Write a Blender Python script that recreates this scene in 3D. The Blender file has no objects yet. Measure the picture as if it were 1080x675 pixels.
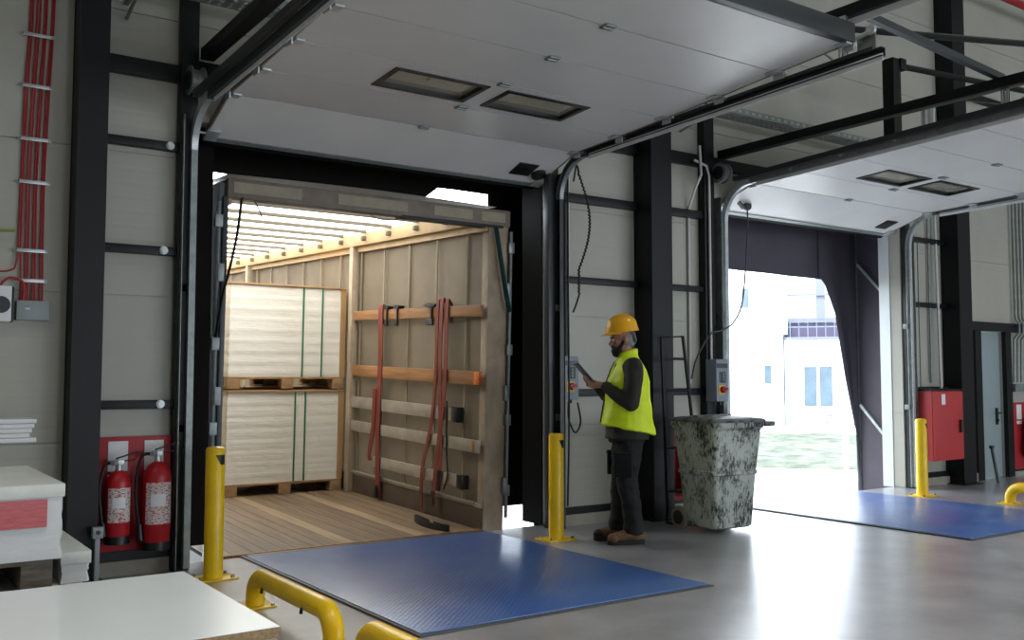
import bpy, bmesh, math, random
from mathutils import Vector, Matrix, Euler
random.seed(11)
PI = math.pi
sc = bpy.context.scene
C = sc.collection

# ------------------------------------------------------------------ helpers
def srgb(h):
    h = h.lstrip('#')
    v = [int(h[i:i+2], 16)/255 for i in (0, 2, 4)]
    return tuple(((c/12.92) if c <= .04045 else ((c+.055)/1.055)**2.4) for c in v)+(1,)

def mat(name, col, rough=.5, metal=0., var=.0, vscale=3., stretch=(1,1,1), col2=None, thr=None, bump=0., bscale=60.,
        bstretch=(1,1,1), spec=.5, emit=None, estr=0., trans=0., coat=0., rvar=0.):
    """procedural material: base colour varied by noise (towards col2), optional bump"""
    m = bpy.data.materials.new(name); m.use_nodes = True
    nt = m.node_tree; N = nt.nodes; L = nt.links
    b = N['Principled BSDF']
    c = srgb(col) if isinstance(col, str) else col
    b.inputs['Base Color'].default_value = c
    b.inputs['Roughness'].default_value = rough
    b.inputs['Metallic'].default_value = metal
    b.inputs['Specular IOR Level'].default_value = spec
    b.inputs['Coat Weight'].default_value = coat
    tc = N.new('ShaderNodeTexCoord')
    if var > 0 or col2:
        mp = N.new('ShaderNodeMapping'); mp.inputs['Scale'].default_value = stretch
        L.new(tc.outputs['Object'], mp.inputs['Vector'])
        nz = N.new('ShaderNodeTexNoise'); nz.inputs['Scale'].default_value = vscale; nz.inputs['Detail'].default_value = 6
        nz.inputs['Roughness'].default_value = .6
        L.new(mp.outputs[0], nz.inputs['Vector'])
        r = N.new('ShaderNodeValToRGB')
        lo, hi = thr if thr else (.35, .65)
        r.color_ramp.elements[0].position = lo; r.color_ramp.elements[1].position = hi
        if col2:
            r.color_ramp.elements[0].color = c
            r.color_ramp.elements[1].color = srgb(col2) if isinstance(col2, str) else col2
        else:
            r.color_ramp.elements[0].color = tuple(x*(1-var) for x in c[:3])+(1,)
            r.color_ramp.elements[1].color = tuple(min(1, x*(1+var)) for x in c[:3])+(1,)
        L.new(nz.outputs['Fac'], r.inputs['Fac']); L.new(r.outputs[0], b.inputs['Base Color'])
        if rvar:
            mr = N.new('ShaderNodeMapRange')
            mr.inputs['From Min'].default_value = .3; mr.inputs['From Max'].default_value = .7
            mr.inputs['To Min'].default_value = max(.02, rough-rvar); mr.inputs['To Max'].default_value = rough+rvar
            L.new(nz.outputs['Fac'], mr.inputs['Value']); L.new(mr.outputs[0], b.inputs['Roughness'])
    if bump > 0:
        mp2 = N.new('ShaderNodeMapping'); mp2.inputs['Scale'].default_value = bstretch
        L.new(tc.outputs['Object'], mp2.inputs['Vector'])
        n2 = N.new('ShaderNodeTexNoise'); n2.inputs['Scale'].default_value = bscale; n2.inputs['Detail'].default_value = 3
        L.new(mp2.outputs[0], n2.inputs['Vector'])
        bp = N.new('ShaderNodeBump'); bp.inputs['Strength'].default_value = bump; bp.inputs['Distance'].default_value = .01
        L.new(n2.outputs['Fac'], bp.inputs['Height']); L.new(bp.outputs[0], b.inputs['Normal'])
    if emit:
        b.inputs['Emission Color'].default_value = srgb(emit); b.inputs['Emission Strength'].default_value = estr
    if trans > 0:
        t = N.new('ShaderNodeBsdfTranslucent'); t.inputs['Color'].default_value = c
        mx = N.new('ShaderNodeMixShader'); mx.inputs[0].default_value = trans
        out = N['Material Output']
        L.new(b.outputs[0], mx.inputs[1]); L.new(t.outputs[0], mx.inputs[2]); L.new(mx.outputs[0], out.inputs['Surface'])
    return m

def add_stripes(m, axis, scale, strength, dist=.004):
    """fine profiled ribs as bump along one object axis"""
    nt = m.node_tree; N = nt.nodes; L = nt.links
    b = N['Principled BSDF']
    tc = N.new('ShaderNodeTexCoord'); w = N.new('ShaderNodeTexWave')
    w.wave_type = 'BANDS'; w.bands_direction = axis; w.inputs['Scale'].default_value = scale
    w.inputs['Distortion'].default_value = .0
    L.new(tc.outputs['Object'], w.inputs['Vector'])
    r = N.new('ShaderNodeValToRGB'); r.color_ramp.elements[0].position = .05; r.color_ramp.elements[1].position = .25
    L.new(w.outputs['Fac'], r.inputs['Fac'])
    bp = N.new('ShaderNodeBump'); bp.inputs['Strength'].default_value = strength; bp.inputs['Distance'].default_value = dist
    L.new(r.outputs[0], bp.inputs['Height'])
    if b.inputs['Normal'].is_linked:
        L.new(b.inputs['Normal'].links[0].from_socket, bp.inputs['Normal'])
    L.new(bp.outputs[0], b.inputs['Normal'])

class MB:
    def __init__(s): s.bm = bmesh.new()
    def _xf(s, vs, M):
        if M is not None: bmesh.ops.transform(s.bm, matrix=M, verts=vs)
    def box(s, x0, x1, y0, y1, z0, z1, bev=0, M=None):
        vs = [s.bm.verts.new(p) for p in [(x0,y0,z0),(x1,y0,z0),(x1,y1,z0),(x0,y1,z0),(x0,y0,z1),(x1,y0,z1),(x1,y1,z1),(x0,y1,z1)]]
        fs = [s.bm.faces.new([vs[i] for i in f]) for f in [(3,2,1,0),(4,5,6,7),(0,1,5,4),(1,2,6,5),(2,3,7,6),(3,0,4,7)]]
        if bev > 0:
            es = list({e for f in fs for e in f.edges})
            r = bmesh.ops.bevel(s.bm, geom=es, offset=bev, segments=2, affect='EDGES', profile=.6)
            vs = list({v for f in r['faces'] for v in f.verts} | {v for v in vs if v.is_valid})
        s._xf(vs, M); return s
    def cbox(s, c, size, bev=0, rot=None):
        M = Matrix.Translation(c) @ (Euler(rot).to_matrix().to_4x4() if rot else Matrix.Identity(4))
        a, b, d = [q/2 for q in size]
        return s.box(-a, a, -b, b, -d, d, bev, M)
    def bar(s, p0, p1, w, h, up=(0,0,1), bev=0):
        p0, p1 = Vector(p0), Vector(p1); d = p1-p0; z = d.normalized()
        u = Vector(up); x = u.cross(z)
        if x.length < 1e-4: x = Vector((1,0,0)).cross(z)
        x.normalize(); y = z.cross(x)
        M = Matrix((x, y, z)).transposed().to_4x4(); M.translation = p0
        return s.box(-w/2, w/2, -h/2, h/2, 0, d.length, bev, M)
    def ring(s, pts): return [s.bm.verts.new(p) for p in pts]
    def loft(s, rings, closed=True, caps=True, loop=False):
        R = [s.ring(r) for r in rings]; n = len(R[0])
        prs = list(zip(R, R[1:])) + ([(R[-1], R[0])] if loop else [])
        for a, b in prs:
            for i in range(n if closed else n-1):
                j = (i+1) % n
                s.bm.faces.new([a[i], a[j], b[j], b[i]])
        if caps and not loop and closed:
            s.bm.faces.new(R[0][::-1]); s.bm.faces.new(R[-1])
        return s
    def tube(s, pts, r, n=8, caps=True, flat=None, up=None, loop=False):
        """swept tube; r number or list; flat=(w,t) sweeps a rectangle instead"""
        P = [Vector(p) for p in pts]; m = len(P)
        T = []
        for i in range(m):
            if loop: t = P[(i+1) % m]-P[i-1]
            else: t = P[min(i+1, m-1)]-P[max(i-1, 0)]
            T.append(t.normalized())
        u = Vector(up) if up else (Vector((0,0,1)) if abs(T[0].z) < .9 else Vector((0,1,0)))
        rings = []
        for i in range(m):
            u = (u - T[i]*u.dot(T[i])).normalized(); v = T[i].cross(u)
            if flat:
                w, t = flat[0]/2, flat[1]/2
                rings.append([P[i]+u*a*w+v*b*t for a, b in [(-1,-1),(1,-1),(1,1),(-1,1)]])
            else:
                rr = r[i] if isinstance(r, (list, tuple)) else r
                rings.append([P[i]+(u*math.cos(2*PI*k/n)+v*math.sin(2*PI*k/n))*rr for k in range(n)])
        return s.loft(rings, caps=caps, loop=loop)
    def cyl(s, p0, p1, r0, r1=None, n=20):
        r1 = r0 if r1 is None else r1
        return s.tube([p0, p1], [r0, r1], n)
    def lathe(s, prof, c=(0,0,0), axis='Z', n=24):
        rings = []
        for r, z in prof:
            ring = []
            for k in range(n):
                a = 2*PI*k/n; x, y = r*math.cos(a), r*math.sin(a)
                p = {'Z': (x,y,z), 'X': (z,x,y), 'Y': (y,z,x)}[axis]
                ring.append(Vector(p)+Vector(c))
            rings.append(ring)
        return s.loft(rings)
    def sph(s, c, r, n=16, m=10, M=None):
        r = (r, r, r) if not isinstance(r, (tuple, list)) else r
        rings = []
        for j in range(1, m):
            t = PI*j/m
            rings.append([Vector((r[0]*math.sin(t)*math.cos(2*PI*k/n), r[1]*math.sin(t)*math.sin(2*PI*k/n), -r[2]*math.cos(t))) for k in range(n)])
        top, bot = Vector((0,0,r[2])), Vector((0,0,-r[2]))
        T = Matrix.Translation(c) @ (M if M else Matrix.Identity(4))
        R = [s.ring([T @ p for p in ring]) for ring in rings]
        vt, vb = s.bm.verts.new(T @ top), s.bm.verts.new(T @ bot)
        for a, b in zip(R, R[1:]):
            for i in range(n): s.bm.faces.new([a[i], a[(i+1) % n], b[(i+1) % n], b[i]])
        for i in range(n):
            s.bm.faces.new([vb, R[0][(i+1) % n], R[0][i]]); s.bm.faces.new([vt, R[-1][i], R[-1][(i+1) % n]])
        return s
    def caps(s, pts, rs, n=14):
        """chain of capsules (for unions)"""
        P = [Vector(p) for p in pts]
        for i in range(len(P)-1): s.cyl(P[i], P[i+1], rs[i], rs[i+1], n)
        for p, r in zip(P, rs): s.sph(p, r*.995, n, 8)
        return s
    def prism(s, poly, axis, a0, a1):
        def mk(p, a): return {'X': (a, p[0], p[1]), 'Y': (p[0], a, p[1]), 'Z': (p[0], p[1], a)}[axis]
        return s.loft([[Vector(mk(p, a0)) for p in poly], [Vector(mk(p, a1)) for p in poly]])
    def face(s, pts): s.bm.faces.new(s.ring([Vector(p) for p in pts])); return s
    def build(s, name, m, parent=None, local=False, smooth=30, base=None):
        """ONE mesh object. World coordinates unless local; origin at parent / base."""
        bm = s.bm
        bmesh.ops.recalc_face_normals(bm, faces=bm.faces)
        org = Vector((0,0,0))
        if not local:
            if parent is not None: org = world_loc(parent)
            elif base is not None: org = Vector(base)
            else:
                xs = [v.co for v in bm.verts]
                org = Vector(((min(v.x for v in xs)+max(v.x for v in xs))/2, (min(v.y for v in xs)+max(v.y for v in xs))/2, min(v.z for v in xs)))
            bmesh.ops.translate(bm, verts=bm.verts, vec=-org)
        me = bpy.data.meshes.new(name); bm.to_mesh(me); bm.free()
        o = bpy.data.objects.new(name, me); C.objects.link(o)
        me.materials.append(m)
        if smooth:
            for p in me.polygons: p.use_smooth = True
            me.set_sharp_from_angle(angle=math.radians(smooth))
        if parent is not None: o.parent = parent
        elif not local: o.location = org
        return o

def world_loc(o):
    v = Vector((0,0,0))
    while o is not None: v += Vector(o.location); o = o.parent
    return v

def tag(o, label, cat, group=None, kind=None):
    o['label'] = label; o['category'] = cat
    if group: o['group'] = group
    if kind: o['kind'] = kind
    return o
def thing(name, label, cat, loc=(0,0,0), rotz=0, group=None):
    o = bpy.data.objects.new(name, None); C.objects.link(o)
    o.location = loc; o.rotation_euler = (0,0,rotz); o.empty_display_size = .1
    return tag(o, label, cat, group)
def struct(o):
    o['kind'] = 'structure'; return o
def dup(root, loc=None, rotz=None, label=None, group=None):
    def cp(o, par):
        c = o.copy(); C.objects.link(c)
        if par is not None: c.parent = par
        for ch in o.children: cp(ch, c)
        return c
    r = cp(root, None)
    if loc is not None: r.location = loc
    if rotz is not None: r.rotation_euler[2] = rotz
    if label: r['label'] = label
    if group: r['group'] = group
    return r
def solidify_union(o, voxel, smooth_it=4, smooth_f=.5, disp=None):
    """turn overlapping shells into one continuous surface"""
    md = o.modifiers.new('r', 'REMESH'); md.mode = 'VOXEL'; md.voxel_size = voxel
    if smooth_it:
        ms = o.modifiers.new('s', 'SMOOTH'); ms.iterations = smooth_it; ms.factor = smooth_f
    if disp:
        tx = bpy.data.textures.new('folds', 'CLOUDS'); tx.noise_scale = disp[0]
        dm = o.modifiers.new('d', 'DISPLACE'); dm.texture = tx; dm.strength = disp[1]; dm.mid_level = .5; dm.texture_coords = 'LOCAL'
        ms = o.modifiers.new('s2', 'SMOOTH'); ms.iterations = 2; ms.factor = .5
    dg = bpy.context.evaluated_depsgraph_get()
    me = bpy.data.meshes.new_from_object(o.evaluated_get(dg))
    o.modifiers.clear(); old = o.data; o.data = me
    if not me.materials: me.materials.append(old.materials[0])
    for p in me.polygons: p.use_smooth = True
    return o
def arc(c, r, a0, a1, n, plane):
    out = []
    for i in range(n+1):
        a = a0+(a1-a0)*i/n; x, y = r*math.cos(a), r*math.sin(a)
        out.append(Vector(c)+Vector({'YZ': (0,x,y), 'XZ': (x,0,y), 'XY': (x,y,0)}[plane]))
    return out
def bez(pts, n=24):
    """smooth Catmull-Rom through points"""
    P = [Vector(p) for p in pts]; P = [P[0]*2-P[1]]+P+[P[-1]*2-P[-2]]
    out = []; seg = len(P)-3
    for i in range(seg):
        a, b, c, d = P[i:i+4]
        k = max(2, n//seg)
        for j in range(k+(1 if i == seg-1 else 0)):
            t = j/k
            out.append(.5*((2*b)+(c-a)*t+(2*a-5*b+4*c-d)*t*t+(3*b-a-3*c+d)*t**3))
    return out

# ------------------------------------------------------------------ materials
M = {}
M['wall'] = mat('cream_sandwich_panel', '#acaba0', .42, var=.05, vscale=1.2, stretch=(1,1,.6))
add_stripes(M['wall'], 'Z', 3.1, .16, .004)
M['wallplain'] = mat('plain_wall', '#c4c2b8', .7, var=.05)
M['ceil'] = mat('ceiling_sheet', '#b5b5b0', .6, var=.04)
M['concrete'] = mat('polished_concrete', '#95959a', .38, var=.2, vscale=1.9, bump=.02, bscale=14, rvar=.05, spec=.65, coat=.85)
M['concrete'].node_tree.nodes['Principled BSDF'].inputs['Coat IOR'].default_value = 1.68
M['concrete'].node_tree.nodes['Principled BSDF'].inputs['Coat Roughness'].default_value = .27
M['kerb'] = mat('plinth_concrete', '#9c978c', .8, var=.1, vscale=5, bump=.2, bscale=40)
M['steel'] = mat('black_painted_steel', '#101416', .45, spec=.3, var=.12, vscale=4)
M['steel2'] = mat('anthracite_rail', '#2b3032', .4, var=.1, vscale=6)
M['blacksteel'] = mat('black_steel', '#0d0f10', .4, spec=.3, var=.15, vscale=5)
M['galv'] = mat('galvanised_steel', '#bcc1c2', .36, metal=.5, var=.12, vscale=20)
M['galvd'] = mat('dull_galvanised', '#868d8c', .42, metal=.5, var=.15, vscale=14)
M['liner'] = mat('grey_liner_sheet', '#d3d9db', .45, metal=.2, var=.05)
M['leaf'] = mat('door_leaf_panel', '#d6d6d4', .34, var=.03, vscale=2, bump=.12, bscale=160)
M['leafedge'] = mat('door_leaf_end_cap', '#8d7f73', .45, metal=.3, var=.1)
M['rubber'] = mat('black_rubber', '#0d0d0e', .7, spec=.15, var=.2, vscale=8)
M['winframe'] = mat('black_window_frame', '#151515', .35)
M['blue'] = mat('blue_leveler_paint', '#2b559f', .36, col2='#48699f', coat=.5, vscale=2.2, bump=.0, rvar=.08)
M['blue'].node_tree.nodes['Principled BSDF'].inputs['Coat Roughness'].default_value = .25
M['pit'] = mat('worn_pit_angle', '#55534f', .5, metal=.3, var=.2)
M['lip'] = mat('worn_steel_lip', '#5d574f', .45, metal=.6, var=.25, vscale=8)
M['yellow'] = mat('yellow_safety_paint', '#f7cb12', .33, var=.06, vscale=5)
M['blackmark'] = mat('black_mark', '#161512', .5)
M['red'] = mat('fire_red', '#b01622', .38, var=.07, vscale=5)
M['redboard'] = mat('red_board', '#a51322', .5, var=.05)
M['redbox'] = mat('red_cabinet_paint', '#b8383a', .45, var=.05)
M['white'] = mat('white_sign', '#e4e6ea', .5, var=.02)
M['paper'] = mat('printed_label', '#d9d4d2', .5, col2='#a51322', vscale=55, stretch=(1,1,3), thr=(.52,.56))
M['blk'] = mat('black_plastic', '#111214', .38)
M['grey'] = mat('grey_box_plastic', '#8f979b', .42, var=.03)
M['greyd'] = mat('dark_grey_plastic', '#3b444a', .4)
M['bluegrey'] = mat('blue_grey_enclosure', '#8793a0', .42, var=.04)
M['conduit'] = mat('light_conduit', '#d0d1cc', .45)
M['redcable'] = mat('red_cable', '#a01a26', .4, var=.08, vscale=20)
M['greencable'] = mat('yellow_green_cable', '#8a9a2a', .45)
M['laminate'] = mat('white_laminate', '#e4ecf0', .28, var=.015)
M['chip'] = mat('chipboard_edge', '#a98f6c', .8, var=.25, vscale=90, bump=.3, bscale=200)
M['wrap'] = mat('white_paper_load', '#dcdfe2', .45, var=.03, vscale=4, bump=.25, bscale=9, bstretch=(1,1,4))
M['film'] = mat('clear_stretch_film', '#d6d9d5', .3, var=.06, vscale=9, bump=.25, bscale=14)
M['labelred'] = mat('faded_red_label', '#c4656a', .5, var=.12, vscale=20, stretch=(1,1,4))
M['pallet'] = mat('pallet_wood', '#96744e', .8, var=.25, vscale=9, stretch=(1,1,6), bump=.2)
M['palletgrey'] = mat('grey_pallet_wood', '#6d675e', .8, var=.3, vscale=9, stretch=(1,1,6), bump=.2)
# trailer
M['plank'] = mat('trailer_floor_plank', '#6f5a42', .6, var=.28, vscale=2.0, stretch=(7,.5,1), bump=.2, bscale=20, bstretch=(8,.6,1))
M['plank2'] = mat('trailer_floor_plank_pale', '#8c765a', .6, var=.25, vscale=2.0, stretch=(7,.5,1), bump=.2, bscale=20, bstretch=(8,.6,1))
M['plank3'] = mat('trailer_floor_plank_dark', '#6a5541', .6, var=.3, vscale=2.0, stretch=(7,.5,1), bump=.2, bscale=20, bstretch=(8,.6,1))
M['lath'] = mat('orange_brown_lath', '#94673c', .6, var=.25, vscale=3, stretch=(8,.6,8), bump=.15)
M['alu'] = mat('dull_aluminium_lath', '#a39a8c', .45, metal=.35, var=.12, vscale=6)
M['tarp'] = mat('grey_tarpaulin', '#6b5d4a', .6, var=.16, vscale=2.5, bump=.25, bscale=5, trans=.12)
M['seam'] = mat('pale_tarpaulin_seam', '#a99a80', .6, var=.06, trans=.45)
M['roof'] = mat('white_roof_tarpaulin', (.95,.9,.81,1), .6, trans=.85)
M['bow'] = mat('cream_roof_bow', '#5f5545', .5, var=.06)
M['railc'] = mat('cream_top_rail', '#b59a72', .5, var=.1, vscale=5)
M['frame'] = mat('weathered_rear_frame', '#9f8d77', .6, var=.22, vscale=6, stretch=(1,1,.6), bump=.15)
M['header'] = mat('grimy_header', '#71665a', .55, var=.2, vscale=5)
M['reflect'] = mat('cream_marker_tape', '#948873', .5, var=.1, vscale=9)
M['dirt'] = mat('dark_kickboard', '#56483a', .6, var=.25, vscale=4, stretch=(1,.5,1))
M['load'] = mat('wrapped_white_sheets', '#ddd6c9', .3, var=.03, vscale=3, bump=.4, bscale=6, bstretch=(1,1,3))
add_stripes(M['load'], 'Z', 5.2, .13, .004)
M['cardboard'] = mat('brown_edge_protector', '#a57f52', .8, var=.1)
M['greenband'] = mat('green_strapping', '#1f6b45', .4)
M['redstrap'] = mat('red_webbing', '#752e1e', .75, var=.15, vscale=40)
M['teal'] = mat('teal_webbing', '#1f5253', .75)
M['webblack'] = mat('dark_webbing', '#2a2622', .75)
M['shelter'] = mat('black_shelter_sheet', '#120e0b', .7, spec=.12, var=.15, vscale=3)
M['shelter_haze'] = mat('haze_lifted_shelter_sheet', '#544f59', .55, var=.1, vscale=3, trans=.2)  # lens-flare haze over the curtain is put into this purple-grey
# outside
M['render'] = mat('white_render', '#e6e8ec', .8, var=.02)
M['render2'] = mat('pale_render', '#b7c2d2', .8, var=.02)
M['glassw'] = mat('window_glass_blue', '#4f5d68', .12, var=.15, vscale=1.2)
M['rail2'] = mat('balcony_metal', '#5a5f70', .5)
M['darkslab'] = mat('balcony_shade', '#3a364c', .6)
M['yard'] = mat('yard_asphalt', '#a8a8a6', .85, var=.08, vscale=.6)
M['grass'] = mat('grass_strip', '#2f372b', .9, col2='#575c50', vscale=1.4)
M['bluepaint'] = mat('bicycle_blue', '#54657f', .4)
# bin and person
M['bin'] = mat('grimy_white_plastic', '#b4bbb3', .5, bump=.15, bscale=25)
def grime(m):
    nt = m.node_tree; N = nt.nodes; L = nt.links; tc = N.new('ShaderNodeTexCoord'); ns = []
    for sc_, st, de in ((4.5, (1,1,.8), 5), (55, (1,1,.33), 10)):
        mp = N.new('ShaderNodeMapping'); mp.inputs['Scale'].default_value = st; L.new(tc.outputs['Object'], mp.inputs['Vector'])
        nz = N.new('ShaderNodeTexNoise'); nz.inputs['Scale'].default_value = sc_; nz.inputs['Detail'].default_value = de; nz.inputs['Roughness'].default_value = .72
        L.new(mp.outputs[0], nz.inputs['Vector']); ns.append(nz)
    mx = N.new('ShaderNodeMix'); mx.inputs[0].default_value = .52
    L.new(ns[0].outputs['Fac'], mx.inputs[2]); L.new(ns[1].outputs['Fac'], mx.inputs[3])
    r_ = N.new('ShaderNodeValToRGB'); e = r_.color_ramp.elements
    e[0].position = .475; e[0].color = srgb('#b4bbb3'); e[1].position = .56; e[1].color = srgb('#242625')
    q = e.new(.515); q.color = srgb('#868c86')
    L.new(mx.outputs[0], r_.inputs['Fac']); L.new(r_.outputs[0], N['Principled BSDF'].inputs['Base Color'])
grime(M['bin'])
M['binlid'] = mat('bin_lid_grey', '#6f7573', .45, col2='#26292a', vscale=9, thr=(.45,.62))
M['hivis'] = mat('fluorescent_vest', '#dcf312', .55, var=.05, vscale=9)
M['jacket'] = mat('dark_olive_jacket', '#25251f', .8, var=.15, vscale=14, bump=.15, bscale=90)
M['trouser'] = mat('black_work_trousers', '#0c0d0d', .8, var=.2, vscale=10)
M['boot'] = mat('tan_boot_leather', '#6b4d34', .6, var=.2, vscale=18)
M['sole'] = mat('dark_boot_sole', '#1b1613', .7)
M['skin'] = mat('skin', '#a87863', .5, var=.06, vscale=25)
M['beard'] = mat('dark_beard', '#1b1613', .85, var=.3, vscale=90, bump=.5, bscale=160)
M['hairg'] = mat('grey_hair', '#8e8c88', .8, var=.2, vscale=90, bump=.5, bscale=160)
M['helmet'] = mat('yellow_helmet', '#fab413', .26, var=.03, coat=.3)
M['eye'] = mat('eye_white', '#d8d2cc', .3)
M['screen'] = mat('dark_tablet_glass', '#1a1c20', .12)
M['tyre'] = mat('grey_tyre', '#827f72', .7, var=.2)
# leveler: raised tread pattern as bump (magic of two rotated waves)
def tread(m):
    nt = m.node_tree; N = nt.nodes; L = nt.links; b = N['Principled BSDF']
    tc = N.new('ShaderNodeTexCoord'); hs = []
    for ang in (PI/4, -PI/4):
        mp = N.new('ShaderNodeMapping'); mp.inputs['Rotation'].default_value = (0,0,ang)
        L.new(tc.outputs['Object'], mp.inputs['Vector'])
        w = N.new('ShaderNodeTexWave'); w.inputs['Scale'].default_value = 11
        L.new(mp.outputs[0], w.inputs['Vector']); hs.append(w)
    mu = N.new('ShaderNodeMath'); mu.operation = 'MULTIPLY'
    L.new(hs[0].outputs['Fac'], mu.inputs[0]); L.new(hs[1].outputs['Fac'], mu.inputs[1])
    bp = N.new('ShaderNodeBump'); bp.inputs['Strength'].default_value = .4; bp.inputs['Distance'].default_value = .004
    L.new(mu.outputs[0], bp.inputs['Height']); L.new(bp.outputs[0], b.inputs['Normal'])
tread(M['blue'])

# ------------------------------------------------------------------ the shell
WY = 7.05                      # inner face of the dock wall
X0, X1, YF, ZC = -6., 21., -10., 8.
# floor slab with the dock edge
f = MB(); f.box(X0, X1, YF, 7.2, -1.2, 0)
struct(f.build('floor', M['concrete'], base=(0,0,0), smooth=0))
# dock wall of stacked sandwich panels
openings = [(2.05, 5.35, 0, 3.25), (7.52, 10.84, 0, 3.25), (12.57, 13.19, 0, 1.99)]
zs = [0, .92, 1.935, 2.95, 3.965, 4.98, 5.995, 7.01, ZC]
w = MB(); gap = .004
for z0, z1 in zip(zs, zs[1:]):
    cuts = sorted({z0, z1} | {o[3] for o in openings if z0 < o[3] < z1})
    for a, b in zip(cuts, cuts[1:]):
        xs = [X0]
        for o in openings:
            if a < o[3]-1e-4: xs += [o[0], o[1]]
        xs.append(X1)
        for i in range(0, len(xs), 2):
            w.box(xs[i], xs[i+1], WY, WY+.15, a+(gap if a == z0 else 0), b-(gap if b == z1 else 0))
core = [(X0+.01, 2.045), (5.355, 7.515), (10.845, 12.565), (13.195, X1-.01)]
for a, b in core: w.box(a, b, WY+.014, WY+.145, .01, 3.26)
w.box(12.565, 13.195, WY+.014, WY+.145, 1.996, 3.26); w.box(X0+.01, X1-.01, WY+.014, WY+.145, 3.261, ZC-.01)
struct(w.build('wall_back', M['wall'], base=(0,WY,0), smooth=0))
struct(MB().box(X0-.2, X0, YF, WY, 0, ZC).build('wall_left', M['wallplain'], smooth=0))
struct(MB().box(X1, X1+.2, YF, WY, 0, ZC).build('wall_right', M['wallplain'], smooth=0))
wf = MB(); added_gates = [(3.2, 5.), (9., 13.5), (15.5, 20.)]; xs = [X0-.2]+[q for g in added_gates for q in g]+[X1+.2]  # unseen gateways added to let low daylight reach the dock wall
for i in range(0, len(xs), 2): wf.box(xs[i], xs[i+1], YF-.2, YF, 0, 3.8)
wf.box(X0-.2, X1+.2, YF-.2, YF, 3.8, ZC)
struct(wf.build('wall_front', M['wallplain'], smooth=0))
struct(MB().box(X0-.2, X1+.2, YF-.2, WY+.2, ZC, ZC+.2).build('ceiling', M['ceil'], smooth=0))
# concrete plinth and dark sill strip between the openings
pl = MB(); ss = MB()
for a, b in [(X0, 1.95), (5.37, 7.3), (10.9, 12.5), (13.26, X1)]:
    pl.box(a, b, WY-.05, WY, 0, .10); ss.box(a, b, WY-.035, WY, .10, .165)
struct(pl.build('baseboard_back', M['kerb'], smooth=0))
struct(ss.build('trim_1', M['steel'], smooth=0))

def hbeam(x0, x1, y0, y1, h, name):
    """steel column: two flanges facing the hall and the wall, web between"""
    m = MB(); t = .022; xm = (x0+x1)/2
    m.box(x0, x1, y0, y0+t, .012, h); m.box(x0, x1, y1-t, y1, .012, h)
    m.box(x0+.004, x0+.02, y0+t, y1-t, .012, h); m.box(x1-.02, x1-.004, y0+t, y1-t, .012, h)
    m.box(x0-.05, x1+.05, y0-.05, y1, 0, .014, .004)
    o = m.build(name, M['steel'], smooth=0); return struct(o)
hbeam(1.215, 1.405, 6.82, WY, ZC, 'steel_column')
hbeam(6.37, 6.64, 6.79, WY, ZC, 'steel_column')
hbeam(11.74, 12.03, 6.80, WY, ZC, 'steel_column')
hbeam(-2.6, -2.4, 6.82, WY, ZC, 'steel_column')
# door posts (box section) and girts
n = 2
def girt(x0, x1, z, h=.075):
    global n
    m = MB(); m.box(x0, x1, WY-.075, WY-.001, z-h/2, z+h/2, .006)
    struct(m.build('trim_%d' % n, M['steel'])); n += 1
for a, b, h in [(1.92, 2.045, ZC), (7.27, 7.415, ZC)]:
    m = MB(); m.box(a, b, 6.95, WY-.001, 0, h, .006); struct(m.build('trim_%d' % n, M['steel'])); n += 1
m = MB(); m.box(5.255, 5.37, 6.97, WY-.001, 0, 3.3, .006); struct(m.build('trim_%d' % n, M['steel2'])); n += 1
m = MB(); m.box(10.86, 10.95, 6.97, WY-.001, 0, 3.3, .006); struct(m.build('trim_%d' % n, M['steel2'])); n += 1
for z, h in [(1.17, .06), (2.26, .06), (3.02, .06), (3.56, .12)]: girt(1.405, 1.92, z, h)
for z, h in [(1.22, .07), (2.275, .06), (3.05, .08), (3.62, .12)]:
    girt(5.45, 6.37, z, h); girt(6.64, 7.27, z, h)
for z in (1.22, 2.29, 3.12): girt(10.95, 11.74, z, .06)
girt(2.05, 5.45, 3.62, .12); girt(7.42, 11.74, 3.62, .12)
girt(12.03, X1, 2.06, .12); girt(12.03, X1, 5.2, .1)
m = MB(); m.box(12.42, 12.57, WY-.06, WY-.001, 0, 2.0); m.box(13.19, 13.34, WY-.06, WY-.001, 0, 2.0)
struct(m.build('trim_%d' % n, M['steel'], smooth=0)); n += 1
# wall opening liners: truck bay's shade and open bay's light put into their colours
for a, b, mm in [(2.05, 5.35, M['rubber']), (7.52, 10.84, M['liner'])]:
    m = MB(); m.box(a-.12, a+.01, WY+.151, WY+.46, -.1, 3.33); m.box(b-.01, b+.12, WY+.151, WY+(.3 if a > 7 else .46), 0, 3.33)
    m.box(a, b, WY+.151, WY+.46, 3.24, 3.33)
    struct(m.build('trim_%d' % n, mm, smooth=0)); n += 1
# bolts on the girts beside the first door
for x, z in [(1.83, 2.262), (1.83, 1.172), (1.86, 3.02)]:
    tag(MB().lathe([(.001,-.02),(.022,-.02),(.022,-.004),(.03,-.004),(.03,0),(.001,0)], (x, WY-.076, z), 'Y', 10).build('girt_bolt', M['galv']),
        'silver bolt head on the dark girt left of the truck door, %s' % {2.262:'middle one', 1.172:'lowest one', 3.02:'highest one'}[z], 'bolt', 'girt bolts')
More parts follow.
